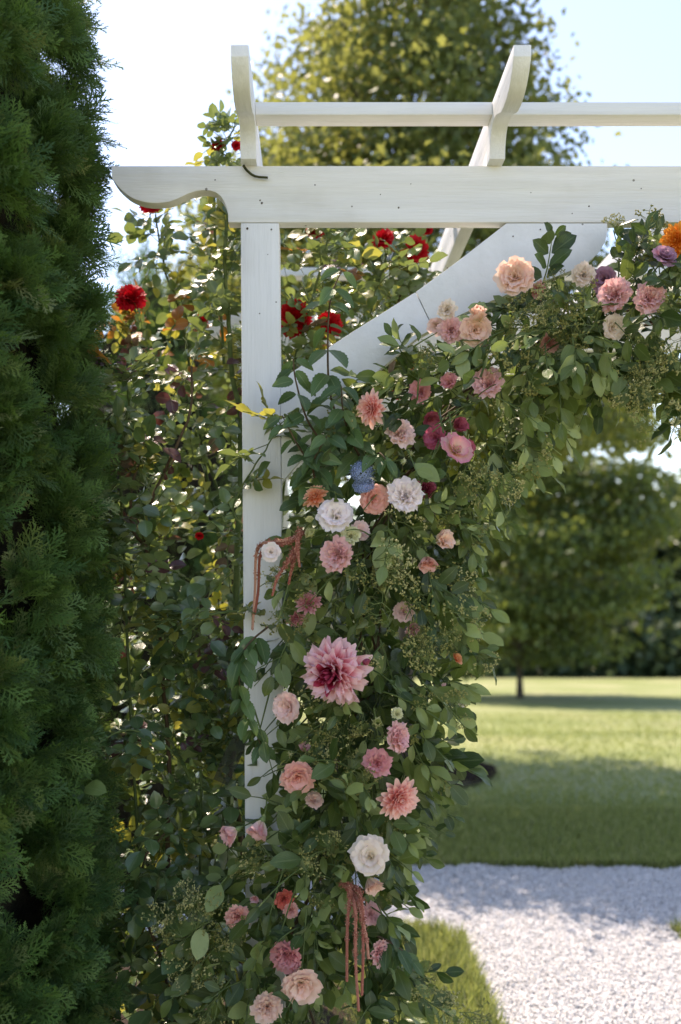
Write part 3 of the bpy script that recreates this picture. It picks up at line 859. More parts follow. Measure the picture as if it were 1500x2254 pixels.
# leaflets of the compound leaves
inst = []
rachis = Acc()
for p, d, s in leafpts:
    px = CX + p[0] / p[1] * FPX; py = CY - (p[2] - EYE) / p[1] * FPX
    upv = nrm(np.array([rng.normal(0, 0.4), (-0.1 if rng.random() < 0.5 else -0.75) + rng.normal(0, 0.4), 0.9]))
    L_ = 0.085 * s
    Mx = frames(d[None], upv[None])[0]
    sx, dy, uz = Mx[:, 0], Mx[:, 1], Mx[:, 2]
    path = np.array([p + dy * L_ * t - np.array([0, 0, 1]) * 0.02 * s * t * t for t in (0, 0.4, 0.75, 1.0)])
    rachis.add(*tube(path, 0.0011, 4))
    red = 0
    o_ch = 0.0
    if 600 < py < 820 and px < 480: o_ch = 0.24
    if 500 < py < 660 and px > 610: o_ch = 0.05
    y_ch = 0.14 if py < 1250 else 0.08
    p_ch = 0.12 if (px < 545 and 720 < py < 1300) else 0.02
    u = rng.random()
    kind = 3 if u < p_ch else 2 if u < p_ch + o_ch else 1 if u < p_ch + o_ch + y_ch else 0
    for t, side in ((3, 0), (2, 1), (2, -1), (1, 1), (1, -1)):
        if side and rng.random() < 0.06: continue
        dirn = dy if side == 0 else nrm(dy * 0.45 + sx * side)
        dirn = nrm(dirn + rng.normal(0, 0.14, 3) + np.array([0, 0, -0.12]))
        nn = nrm(uz + rng.normal(0, 0.3, 3))
        sz = 0.040 * s * (1.12 if t == 3 else 0.95 if t == 2 else 0.78) * rng.uniform(0.85, 1.15)
        inst.append((path[t], dirn, nn, sz, kind))
link('leaf_stalks', rachis.mesh('leaf_stalks', STEM_GREEN), rose, RINV)['kind'] = 'stuff'
ROSE_MATS = [M_ROSE, M_ROSE_Y, M_ROSE_O, M_ROSE_P]

def place_leaves(inst, tpls, mats, parent, inv, n_obj, name, post_skip=True):
    pos = np.array([i[0] for i in inst]); di = np.array([i[1] for i in inst]); nn = np.array([i[2] for i in inst])
    sz = np.array([i[3] for i in inst]); kd = np.array([i[4] for i in inst])
    M = frames(di, nn)
    px = CX + pos[:, 0] / pos[:, 1] * FPX; py = CY - (pos[:, 2] - EYE) / pos[:, 1] * FPX
    onscreen = (px > 0) & (px < 1500) & (py > 0) & (py < 2254)
    score = np.where(onscreen, sz / pos[:, 1] ** 6, -1)
    order = np.argsort(-score)
    ind, rest = order[:n_obj], order[n_obj:]
    cache = {}
    for q in ind:
        k = int(rng.integers(len(tpls))); key = (k, int(kd[q]))
        if key not in cache:
            V, Q, T_, U = tpls[k] if not isinstance(tpls, dict) else tpls[key]
            cache[key] = mesh_from(name, V, Q, T_, U, np.zeros(len(V)), True, mats[key[1]])
        mm = np.eye(4); mm[:3, :3] = M[q] * sz[q]; mm[:3, 3] = pos[q]
        link('leaf', cache[key], parent, inv @ Matrix(mm.tolist()))
    for kind in sorted(set(kd[rest].tolist())):
        acc = Acc()
        sel = rest[kd[rest] == kind]
        for k in range(len(tpls)):
            s_ = sel[k::len(tpls)]
            acc.scatter(tpls[k], M[s_], pos[s_], sz[s_, None])
        f = link('foliage', acc.mesh('foliage', mats[kind]), parent, inv); f['kind'] = 'stuff'
place_leaves(inst, ROSE_LEAVES, ROSE_MATS, rose, RINV, 300, 'rose_leaf')

# ------------------------------------------------------------------ flowers
def petal_tpl(L=1.0, W=1.0, th0=70, th1=0, cup=0.25, ruffle=0.1, k=3, seed=0, nu=8, nv=13, notch=0.22, point=0.0, wexp=0.6, power=1.2):
    """petal rising along +Z (flower axis) and opening along +Y"""
    r = np.random.default_rng(seed)
    f = np.linspace(0, 1.15, 60)
    th = np.radians(th0 + (th1 - th0) * np.clip(f, 0, 1.15) ** power)
    yy = np.concatenate([[0], np.cumsum(np.cos(th[:-1]) * np.diff(f))]) * L
    zz = np.concatenate([[0], np.cumsum(np.sin(th[:-1]) * np.diff(f))]) * L
    t = np.linspace(0.0, 1, nu); s = np.linspace(-1, 1, nv)
    T, S = np.meshgrid(t, s, indexing='ij')
    jag = 1 + (0.02 + 0.45 * ruffle) * np.interp(s, np.linspace(-1, 1, 13), r.normal(0, 1, 13))[None] * T ** 3
    Te = T * (1 - notch * np.abs(S) ** 2.6) * jag
    w = W * 0.5 * np.clip(T, 0.03, 1) ** wexp
    if point:
        w = W * 0.5 * np.sqrt(np.clip(1 - ((T - 0.60) / 0.62) ** 2, 0.05, 1))
        Te = Te + 0.05 * T ** 4 * np.clip(1 - np.abs(S) * 2, 0, 1)
    X = S * w
    Y = np.interp(Te, f, yy); Z = np.interp(Te, f, zz)
    ang = np.interp(Te, f, th)
    ph = r.random(3) * 6.28
    rf = ruffle * L * T ** 2.2 * (0.6 * np.sin(k * S * np.pi + ph[0]) + 0.45 * np.sin(1.9 * k * S * np.pi + ph[1])) * (0.45 + 0.55 * np.abs(S))
    disp = cup * W * 0.5 * S ** 2 * T ** 0.6 + rf
    Y = Y - np.sin(ang) * disp; Z = Z + np.cos(ang) * disp
    V = np.stack([X, Y, Z], -1).reshape(-1, 3)
    U = np.stack([T, (S + 1) / 2], -1).reshape(-1, 2)
    return V, grid_q(nu, nv), None, U

_pm = {}
def petal_mesh(key, **kw):
    if key not in _pm:
        V, Q, T_, U = petal_tpl(**kw)
        _pm[key] = mesh_from('petal', V, Q, T_, U, np.zeros(len(V)), True, CALYX)
    return _pm[key]

def pal(name, *c, pale=0.0, **kw):
    c = [tuple(v + (w_ - v) * min(0.55, pale * 1.2) for v, w_ in zip(q, (255, 246, 236))) for q in c]
    return petal_mat('petal_' + name, *c, **kw)
PAL = {
    'pink': pal('pink', (236, 222, 175), (240, 192, 186), (232, 156, 160), pale=0.35),
    'rosepink': pal('rose_pink', (240, 214, 175), (236, 162, 160), (222, 124, 132), pale=0.28),
    'deep': pal('deep_pink', (235, 205, 170), (208, 110, 132), (182, 70, 100), pale=0.12),
    'pinkyellow': pal('pink_with_yellow_throat', (236, 220, 130), (242, 200, 180), (214, 112, 138), p=(0.1, 0.55, 1.0), pale=0.2),
    'blush': pal('blush', (236, 222, 190), (243, 212, 200), (240, 192, 186), pale=0.35),
    'peach': pal('peach', (236, 208, 150), (242, 206, 178), (240, 192, 172), pale=0.3),
    'coralpeach': pal('coral_peach', (238, 190, 150), (240, 178, 156), (238, 158, 146), pale=0.3),
    'cream': pal('cream', (216, 220, 150), (245, 236, 210), (244, 226, 214), pale=0.2),
    'white': pal('white', (222, 226, 176), (248, 242, 232), (246, 232, 232), pale=0.2),
    'greenbud': pal('green_cream', (176, 196, 112), (220, 224, 160), (232, 228, 188)),
    'mauve': pal('mauve', (120, 70, 92), (172, 118, 142), (168, 120, 146), pale=0.15),
    'salmon': pal('salmon', (196, 62, 70), (238, 128, 112), (248, 198, 186), p=(0.1, 0.45, 0.85), pale=0.14),
    'orangesalmon': pal('orange_salmon', (214, 92, 60), (240, 148, 92), (246, 184, 146), pale=0.12),
    'orange': pal('bright_orange', (220, 104, 22), (240, 144, 40), (244, 166, 74)),
    'crimson': pal('crimson', (96, 14, 40), (160, 48, 80), (196, 104, 128)),
    'dustyrose': pal('dusty_rose', (150, 50, 70), (206, 120, 130), (226, 166, 168), pale=0.1),
    'giant': pal('giant_dahlia', (150, 16, 30), (226, 98, 112), (248, 204, 212), p=(0.25, 0.48, 0.80), streak=0.5, pale=0.1),
    'giantcore': pal('giant_dahlia_core', (70, 4, 22), (150, 18, 44), (206, 86, 116), p=(0.2, 0.6, 1.0), streak=0.4),
    'red': pal('red', (90, 2, 8), (170, 6, 18), (192, 12, 26), trans=0.22),
    'coral': pal('coral_red', (238, 190, 140), (236, 150, 124), (230, 122, 108)),
}
M_STAMEN = simple_mat('stamen', (0.30, 0.22, 0.03), (0.55, 0.42, 0.08), 80)
M_DARKEYE = simple_mat('dark_eye', (0.02, 0.015, 0.01), (0.08, 0.05, 0.03), 80)

def ball(r, seg=8, rings=5, squash=1.0):
    bm = bmesh.new(); bmesh.ops.create_uvsphere(bm, u_segments=seg, v_segments=rings, radius=r)
    for v in bm.verts: v.co.z *= squash
    me = bpy.data.meshes.new('ball'); bm.to_mesh(me); bm.free()
    for p in me.polygons: p.use_smooth = True
    return me
def stamen_mesh():
    a = Acc()
    r = np.random.default_rng(5)
    for i in range(9):
        q = r.uniform(0, 6.28); e = r.uniform(0.05, 0.22)
        tip = np.array([math.cos(q) * e, math.sin(q) * e, 0.34 + r.uniform(0, 0.12)])
        a.add(*tube(np.array([[0, 0, 0.02], tip * 0.6, tip]), 0.014, 4))
        a.add(octa * 0.035 + tip, None, octT)
    return a.mesh('stamens', M_STAMEN)
STAMEN = stamen_mesh()
V, Q, T_, U = tube(np.array([[0, 0, -0.42], [0, 0, -0.30], [0, 0, -0.1], [0, 0, 0.02], [0, 0, 0.12]]), np.array([0.05, 0.13, 0.2, 0.2, 0.14]), 8)
CALYX_ME = mesh_from('calyx', V, Q, uv=U, mat=CALYX)
V, Q, T_, U = tube(smooth_path([(0, 0, -0.35), (0.05, 0.08, -0.9), (0.05, 0.3, -1.6)], 8), 0.05, 6)
STEM_ME = mesh_from('flower_stem', V, Q, uv=U, mat=STEM_GREEN)

def set_mat(o, m):
    o.material_slots[0].link = 'OBJECT'
    o.material_slots[0].material = m

LAYERS = {
    # petals in the whorl, scale, petal shape
    'lisianthus': [(6, 1.0, dict(W=1.30, th0=60, th1=-4, cup=0.16, ruffle=0.085, k=2.6, notch=0.30)), (5, 0.93, dict(W=1.30, th0=70, th1=18, cup=0.28, ruffle=0.10, k=2.6, notch=0.30)),
                   (5, 0.83, dict(W=1.2, th0=78, th1=40, cup=0.4, ruffle=0.11, k=2.4, notch=0.30)), (4, 0.68, dict(W=1.05, th0=86, th1=64, cup=0.5, ruffle=0.12, k=2.2, notch=0.30)), (3, 0.5, dict(W=0.9, th0=92, th1=84, cup=0.6, ruffle=0.12, k=1.8, notch=0.30))],
    'carnation': [(7, 1.0, dict(W=1.15, th0=60, th1=-6, cup=0.1, ruffle=0.15, k=3.6, notch=0.30)), (7, 0.94, dict(W=1.1, th0=70, th1=20, cup=0.15, ruffle=0.17, k=3.8, notch=0.30)),
                  (6, 0.87, dict(W=1.05, th0=78, th1=42, cup=0.2, ruffle=0.18, k=3.4, notch=0.30)), (6, 0.78, dict(W=0.95, th0=85, th1=62, cup=0.25, ruffle=0.19, k=3.2, notch=0.30)), (5, 0.68, dict(W=0.85, th0=90, th1=80, cup=0.3, ruffle=0.18, k=2.8, notch=0.30))],
    'open': [(5, 1.0, dict(W=1.35, th0=58, th1=6, cup=0.2, ruffle=0.055, k=1.8, notch=0.30)), (5, 0.87, dict(W=1.2, th0=68, th1=36, cup=0.35, ruffle=0.06, k=1.8, notch=0.30)), (3, 0.6, dict(W=0.95, th0=82, th1=68, cup=0.5, ruffle=0.06, k=1.5, notch=0.30))],
    'rose': [(5, 1.0, dict(W=1.3, th0=60, th1=-14, cup=0.22, ruffle=0.035, k=1.3, notch=0.30)), (5, 0.9, dict(W=1.2, th0=74, th1=22, cup=0.42, ruffle=0.035, k=1.2, notch=0.30)),
             (5, 0.78, dict(W=1.05, th0=84, th1=52, cup=0.6, ruffle=0.03, k=1.2, notch=0.30)), (4, 0.64, dict(W=0.85, th0=92, th1=78, cup=0.8, ruffle=0.03, k=1.1)), (3, 0.54, dict(W=0.6, th0=96, th1=92, cup=1.0, ruffle=0.02, k=1.0))],
    'redrose': [(6, 1.0, dict(W=1.0, th0=50, th1=-30, cup=0.1, ruffle=0.13, k=1.7, notch=0.30)), (6, 0.95, dict(W=0.95, th0=62, th1=4, cup=0.12, ruffle=0.15, k=1.9, notch=0.30)),
                (6, 0.85, dict(W=0.9, th0=72, th1=34, cup=0.2, ruffle=0.16, k=1.9, notch=0.30)), (5, 0.7, dict(W=0.75, th0=84, th1=64, cup=0.35, ruffle=0.15, k=1.8)), (4, 0.55, dict(W=0.6, th0=90, th1=80, cup=0.5, ruffle=0.12, k=1.6))],
    'bell': [(5, 1.3, dict(W=1.1, th0=80, th1=22, cup=0.42, ruffle=0.11, k=2.2, power=2.2, notch=0.30)), (5, 1.2, dict(W=1.0, th0=84, th1=50, cup=0.5, ruffle=0.12, k=2.2, power=2.0, notch=0.30)), (4, 1.05, dict(W=0.85, th0=88, th1=72, cup=0.6, ruffle=0.12, k=2.0, notch=0.30))],
    'bud': [(4, 1.35, dict(W=0.95, th0=68, th1=112, cup=0.75, ruffle=0.03, k=1.2, notch=0.35)), (3, 1.2, dict(W=0.7, th0=80, th1=104, cup=0.9, ruffle=0.02, k=1.0, notch=0.3))],
    'tulip': [(4, 1.4, dict(W=1.0, th0=60, th1=100, cup=0.6, ruffle=0.06, k=1.5, notch=0.4)), (3, 1.3, dict(W=0.85, th0=72, th1=96, cup=0.7, ruffle=0.05, k=1.2, notch=0.35))],
}
def flower_matrix(px, py, d, tx, ty, radius, roll):
    f = Vector((tx, -1.0, ty)).normalized()
    q = f.to_track_quat('Z', 'Y')
    p = P(px, py, d)
    return Matrix.Translation(tuple(p)) @ q.to_matrix().to_4x4() @ Matrix.Rotation(roll, 4, 'Z') @ Matrix.Scale(radius, 4)

def bloom(root, base_m, kind, mat, r, eye=None, stem=True):
    """petals of one bloom as children of root; base_m maps bloom space to root space"""
    for li, (cnt, sc, kw) in enumerate(LAYERS[kind]):
        off = r.uniform(0, 6.28)
        for i in range(cnt):
            v = int(r.integers(3))
            me = petal_mesh((kind, li, v), seed=li * 17 + v * 5 + len(kind) * 101, **kw)
            s = sc * r.uniform(0.9, 1.08)
            m = base_m @ Matrix.Rotation(off + i * 6.2832 / cnt + r.normal(0, 0.1), 4, 'Z') @ Matrix.Rotation(r.normal(0, 0.08), 4, 'X') @ Matrix.Diagonal((s * r.uniform(0.92, 1.1), s, s * 0.92, 1))
            set_mat(link('petal', me, root, m), mat)
    if kind in ('lisianthus', 'open') :
        link('stamens', STAMEN, root, base_m @ Matrix.Scale(0.75 if kind == 'lisianthus' else 1.0, 4))
    link('calyx', CALYX_ME, root, base_m)
    if stem: link('stem', STEM_ME, root, base_m)

def dahlia(root, base_m, mat, r, n=95, big=False):
    ga = 2.39996
    for i in range(n):
        f = (i + 0.5) / n                              # 0 centre, 1 rim
        band = 0 if f < 0.22 else 1 if f < 0.62 else 2
        v = int(r.integers(3))
        if big:
            el = 82 - 88 * f ** 0.8; L = 0.36 + 0.64 * f ** 0.6
            kw = dict(W=(0.30, 0.52, 0.62)[band], th0=(-8, -4, 2)[band], th1=(34, 8, -26)[band], cup=(0.8, 0.30, 0.16)[band], ruffle=(0.05, 0.12, 0.13)[band], k=1.6, notch=0.30, point=1)
        else:
            el = 92 - 96 * f ** 0.62; L = 0.15 + 0.82 * f ** 0.72
            kw = dict(W=(0.40, 0.50, 0.50)[band], th0=(0, -6, -8)[band], th1=(50, 26, 8)[band], cup=(0.9, 0.55, 0.42)[band], ruffle=0.01, k=1.0, notch=0.36, point=1)
        me = petal_mesh(('dahlia', big, band, v), L=1.0, seed=band * 7 + v, nu=8, nv=7, wexp=0.5, **kw)
        s = L * r.uniform(0.93, 1.07)
        m = base_m @ Matrix.Rotation(i * ga + r.normal(0, 0.05), 4, 'Z') @ Matrix.Translation((0, 0.02 + 0.05 * f, 0.16 * (1 - f))) @ Matrix.Rotation(math.radians(el) + r.normal(0, 0.12 if big else 0.05), 4, 'X') @ Matrix.Rotation(r.normal(0, 0.22 if big else 0.06), 4, 'Y') @ Matrix.Diagonal((s, s, s, 1))
        set_mat(link('petal', me, root, m), PAL['giantcore'] if big and f < 0.30 else mat)
    link('calyx', CALYX_ME, root, base_m)
    link('stem', STEM_ME, root, base_m)

GF = 'flowers tucked into the garland'
# kind, px, py, width in px, distance, facing right, facing up, palette, name, label, category
FL = [
    ('lisianthus', 1135, 614, 84, 2.18, -0.15, 0.1, 'peach', 'lisianthus', 'ruffled peach bloom with dark eye against the white brace, highest of the left cluster', 'flower'),
    ('carnation', 1178, 640, 44, 2.23, 0.3, -0.2, 'coralpeach', 'lisianthus', 'small peach bloom tucked under the ruffled peach bloom on the brace', 'flower'),
    ('carnation', 984, 684, 46, 2.17, -0.2, 0.3, 'cream', 'lisianthus', 'small cream white frilled bloom in front of the brace near its joint', 'flower'),
    ('tulip', 1054, 706, 62, 2.15, 0.1, 0.75, 'peach', 'lisianthus', 'pale peach cupped bloom glowing with light beside the small cream bloom', 'flower'),
    ('lisianthus', 1046, 726, 72, 2.18, 0.05, -0.2, 'peach', 'lisianthus', 'cream peach open bloom directly below the glowing cupped one', 'flower'),
    ('carnation', 996, 728, 58, 2.19, -0.2, -0.1, 'pink', 'lisianthus', 'pale pink frilled bloom below the small cream white bloom at the brace', 'flower'),
    ('open', 962, 716, 40, 2.22, -0.6, 0.1, 'blush', 'lisianthus', 'pale blush bloom at the left tip of the upper brace cluster', 'flower'),
    ('carnation', 1284, 608, 54, 2.2, 0.2, 0.3, 'cream', 'lisianthus', 'cream bloom under the curved end of the brace', 'flower'),
    ('rose', 1336, 618, 60, 2.22, -0.7, 0.2, 'mauve', 'garland_rose', 'mauve rose half hidden behind the pair of pink frilled blooms', 'rose'),
    ('rose', 1458, 573, 58, 2.16, -0.05, 0.25, 'mauve', 'garland_rose', 'mauve spiral rose at the upper right beside the orange dahlia', 'rose'),
    ('carnation', 1360, 656, 82, 2.14, -0.2, -0.1, 'pink', 'lisianthus', 'large pink frilled bloom, left of the upper right pair', 'flower'),
    ('carnation', 1425, 661, 76, 2.14, 0.25, -0.1, 'pink', 'lisianthus', 'large pink frilled bloom, right of the upper right pair', 'flower'),
    ('lisianthus', 1344, 722, 58, 2.18, 0.3, -0.1, 'cream', 'lisianthus', 'cream yellow bloom below the pair of pink frilled blooms', 'flower'),
    ('carnation', 1206, 752, 48, 2.25, 0, -0.2, 'coralpeach', 'lisianthus', 'salmon bloom deep inside the upper garland near the rear beam', 'flower'),
    ('carnation', 930, 864, 54, 2.17, -0.3, 0.2, 'rosepink', 'lisianthus', 'pink bloom above right of the salmon dahlia with dark centre', 'flower'),
    ('bell', 996, 850, 50, 2.16, -0.1, 0.6, 'rosepink', 'lisianthus', 'half open coral pink bloom among leaves in the middle of the bend', 'flower'),
    ('carnation', 1076, 851, 72, 2.14, 0.1, 0.0, 'pink', 'lisianthus', 'pink frilled bloom standing alone at the right of the bend', 'flower'),
    ('open', 944, 918, 46, 2.2, 0.2, -0.3, 'deep', 'lisianthus', 'deep pink bloom half hidden by dark leaves above the rose pink trio', 'flower'),
    ('carnation', 878, 960, 70, 2.13, -0.1, 0.0, 'blush', 'lisianthus', 'blush frilled bloom right below the salmon dahlia', 'flower'),
    ('lisianthus', 965, 966, 58, 2.16, -0.5, 0.0, 'deep', 'lisianthus', 'deep rose pink bloom left of the yellow throated bloom', 'flower'),
    ('bell', 1000, 942, 48, 2.2, 0.2, 0.4, 'deep', 'lisianthus', 'deep pink half open bloom behind the yellow throated bloom', 'flower'),
    ('open', 998, 997, 76, 2.12, 0.0, 0.1, 'pinkyellow', 'lisianthus', 'open pink bloom with yellow throat and rosy rim', 'flower'),
    ('lisianthus', 1026, 985, 36, 2.18, 0.6, 0.1, 'deep', 'lisianthus', 'small deep pink bloom behind the right edge of the yellow throated bloom', 'flower'),
    ('bud', 884, 1014, 24, 2.12, 0.0, -0.5, 'greenbud', 'lisianthus_bud', 'green cream bud hanging below the blush bloom, lower of two', 'bud'),
    ('bud', 902, 999, 26, 2.12, 0.3, 0.0, 'greenbud', 'lisianthus_bud', 'green cream bud below the blush bloom, upper of two', 'bud'),
    ('dahlia', 818, 899, 82, 2.12, -0.25, -0.15, 'salmon', 'dahlia', 'salmon dahlia with pointed petals in front of the brace, beneath serrated leaves', 'dahlia'),
    ('dahlia', 695, 1094, 64, 2.13, -0.1, 0.5, 'orangesalmon', 'dahlia', 'small orange dahlia beside the post, left of the white lisianthus', 'dahlia'),
    ('lisianthus', 740, 1142, 80, 2.1, -0.1, 0.2, 'white', 'lisianthus', 'white bloom with pink rim and dark throat below the orange dahlia', 'flower'),
    ('lisianthus', 816, 1098, 72, 2.13, 0.3, -0.2, 'coralpeach', 'lisianthus', 'peach pink bloom under the two blue flower heads', 'flower'),
    ('carnation', 894, 1097, 80, 2.11, 0.15, 0.05, 'white', 'lisianthus', 'large creamy white frilled bloom right of the blue flower heads', 'flower'),
    ('dahlia', 938, 1076, 54, 2.19, 0.9, 0.1, 'crimson', 'dahlia', 'dark crimson dahlia seen from the side behind the creamy white bloom', 'dahlia'),
    ('tulip', 690, 1176, 40, 2.12, -0.3, 0.1, 'greenbud', 'lisianthus_bud', 'large green cream bud left of the white bloom with dark throat', 'bud'),
    ('bud', 684, 1150, 28, 2.12, -0.3, 0.4, 'greenbud', 'lisianthus_bud', 'middle sized green bud just above the large green cream bud', 'bud'),
    ('bud', 658, 1146, 15, 2.12, -0.9, 0.1, 'greenbud', 'lisianthus_bud', 'tiny green bud nearest to the white post', 'bud'),
    ('carnation', 753, 1222, 84, 2.09, -0.05, -0.05, 'pink', 'lisianthus', 'pink frilled bloom in the middle of the garland below two pale blooms', 'flower'),
    ('carnation', 774, 1182, 46, 2.09, 0.15, 0.25, 'greenbud', 'lisianthus', 'green tinted cream bloom resting on top of the pink frilled bloom', 'flower'),
    ('lisianthus', 790, 1172, 46, 2.13, 0.5, 0.3, 'blush', 'lisianthus', 'pale blush bloom behind the green tinted cream bloom', 'flower'),
    ('bell', 962, 1192, 58, 2.14, 0.5, 0.5, 'peach', 'lisianthus', 'cream peach bloom with curved dark leaves at the right edge, upper of two', 'flower'),
    ('bell', 940, 1226, 54, 2.15, 0.2, -0.6, 'coralpeach', 'lisianthus', 'peach bloom at the right edge hanging under the cream peach one', 'flower'),
    ('tulip', 1002, 1190, 22, 2.15, 1.2, -0.4, 'greenbud', 'lisianthus_bud', 'long pale yellow bud pointing right beside the cream peach bloom', 'bud'),
    ('rose', 597, 1216, 44, 2.12, -0.2, 0.1, 'white', 'garland_rose', 'small white rose in front of the post beside the red tassel', 'rose'),
    ('dahlia', 680, 1328, 60, 2.17, -0.2, 0.2, 'dustyrose', 'dahlia', 'dusty red dahlia shaded by leaves above the giant pink dahlia', 'dahlia'),
    ('dahlia', 652, 1362, 50, 2.2, -0.3, -0.5, 'dustyrose', 'dahlia', 'dusty rose dahlia facing down, half hidden next to the post', 'dahlia'),
    ('carnation', 890, 1348, 50, 2.19, 0.2, 0.1, 'blush', 'lisianthus', 'pale pink bloom hidden among leaves right of the garland middle', 'flower'),
    ('carnation', 906, 1382, 36, 2.2, 0.3, 0, 'pink', 'lisianthus', 'small pink bloom just under the hidden pale pink bloom', 'flower'),
    ('bigdahlia', 738, 1478, 172, 2.05, -0.05, 0.1, 'giant', 'dahlia', 'giant pink dahlia with crimson heart, biggest flower of the garland', 'dahlia'),
    ('dahliabud', 800, 1460, 46, 1.995, 0.7, 0.1, 'crimson', 'dahlia_bud', 'dark crimson dahlia bud at the right edge of the giant dahlia', 'bud'),
    ('lisianthus', 640, 1556, 72, 2.14, -0.4, 0.0, 'blush', 'lisianthus', 'blush bloom with dark throat left below the giant dahlia', 'flower'),
    ('tulip', 832, 1594, 42, 2.09, -0.3, 0.7, 'greenbud', 'lisianthus_bud', 'cream tulip shaped bud below the giant dahlia', 'bud'),
    ('carnation', 873, 1572, 28, 2.1, 0.2, 0.5, 'greenbud', 'lisianthus_bud', 'small round cream bud right of the tulip shaped bud', 'bud'),
    ('carnation', 862, 1624, 76, 2.09, 0.35, 0.1, 'pink', 'lisianthus', 'light pink frilled bloom below the two cream buds, upper of a pair', 'flower'),
    ('carnation', 832, 1680, 66, 2.1, -0.1, -0.35, 'rosepink', 'lisianthus', 'stronger pink frilled bloom, lower of the pair above the round salmon dahlia', 'flower'),
    ('lisianthus', 655, 1704, 76, 2.11, 0.0, -0.1, 'coralpeach', 'lisianthus', 'peach pink bloom beside the post at the height of the tree mulch', 'flower'),
    ('bell', 668, 1652, 34, 2.15, 0.2, 0.6, 'pink', 'lisianthus', 'small pink half open bloom above the peach pink one by the post', 'flower'),
    ('bud', 641, 1661, 22, 2.13, -0.3, 0.5, 'greenbud', 'lisianthus_bud', 'green bud touching the peach pink bloom by the post', 'bud'),
    ('dahlia', 877, 1757, 100, 2.07, 0.1, 0.1, 'salmon', 'dahlia', 'round salmon pink dahlia with neat petals at the right edge above the gravel', 'dahlia'),
    ('lisianthus', 690, 1766, 42, 2.17, 0.0, 0.3, 'blush', 'lisianthus', 'pale pink bloom hidden in dark leaves left of the round dahlia', 'flower'),
    ('bell', 578, 1806, 64, 2.13, -0.7, -0.9, 'pink', 'lisianthus', 'pink bell bloom nodding in front of the post, right of two', 'flower'),
    ('bell', 522, 1826, 58, 2.14, -1.3, -0.8, 'pink', 'lisianthus', 'pink bell bloom nodding left of the post, left of two', 'flower'),
    ('lisianthus', 818, 1888, 88, 2.08, 0.1, 0.05, 'cream', 'lisianthus', 'creamy blush bloom at the right edge just above the gravel', 'flower'),
    ('bell', 812, 1932, 56, 2.11, 0.2, -0.9, 'peach', 'lisianthus', 'peach bloom hanging below the creamy blush bloom', 'flower'),
    ('carnation', 522, 2012, 60, 2.12, -0.3, 0.0, 'coralpeach', 'lisianthus', 'peach frilled bloom low at the left of the post', 'flower'),
    ('bell', 562, 1972, 28, 2.14, -0.2, -0.7, 'pink', 'lisianthus', 'tiny pink bloom above the low peach frilled bloom', 'flower'),
    ('carnation', 622, 1974, 46, 2.16, 0.1, 0.1, 'coral', 'lisianthus', 'coral red bloom half hidden by a long leaf', 'flower'),
    ('carnation', 640, 2002, 36, 2.16, 0.2, -0.2, 'coralpeach', 'lisianthus', 'small peach bloom under the coral red one', 'flower'),
    ('carnation', 640, 2094, 82, 2.09, -0.2, 0.2, 'rosepink', 'lisianthus', 'dusky mauve pink frilled bloom near the bottom, upper of a pair', 'flower'),
    ('lisianthus', 662, 2158, 88, 2.07, 0.3, -0.3, 'peach', 'lisianthus', 'peach bloom with deep throat near the bottom, lower of a pair', 'flower'),
    ('carnation', 812, 2012, 52, 2.16, 0.3, 0.2, 'pink', 'lisianthus', 'pink bloom behind the low red tassels, upper one', 'flower'),
    ('carnation', 826, 2094, 60, 2.16, 0.5, 0.0, 'pink', 'lisianthus', 'pink bloom beside the low red tassels at the lawn corner', 'flower'),
    ('carnation', 588, 2214, 70, 2.1, -0.3, 0.1, 'peach', 'lisianthus', 'pale peach frilled bloom at the very bottom of the picture', 'flower'),
    ('dahlia', 1490, 530, 80, 2.17, -0.2, 0.15, 'orange', 'dahlia', 'bright orange dahlia cut by the right edge under the beam', 'dahlia'),
    ('open', 1000, 1452, 34, 2.2, 0.8, 0.2, 'orangesalmon', 'lisianthus', 'small orange flower peeking out at the right edge of the garland', 'flower'),
    ('bud', 972, 1506, 18, 2.18, 1.0, -0.6, 'pink', 'lisianthus_bud', 'slim pink bud pointing right beside the far lawn', 'bud'),
    ('open', 1012, 1548, 26, 2.24, 0.9, 0.3, 'white', 'lisianthus', 'small white flower at the right edge in front of the lawn', 'flower'),
    ('bud', 918, 1828, 11, 2.1, 1.0, 0.1, 'greenbud', 'lisianthus_bud', 'tiny bud on a long stalk right of the round salmon dahlia', 'bud'),
    ('bud', 888, 1838, 11, 2.1, 1.0, 0.1, 'greenbud', 'lisianthus_bud', 'tiny bud just left of the long stalked bud by the salmon dahlia', 'bud'),
]
flower_spots = []
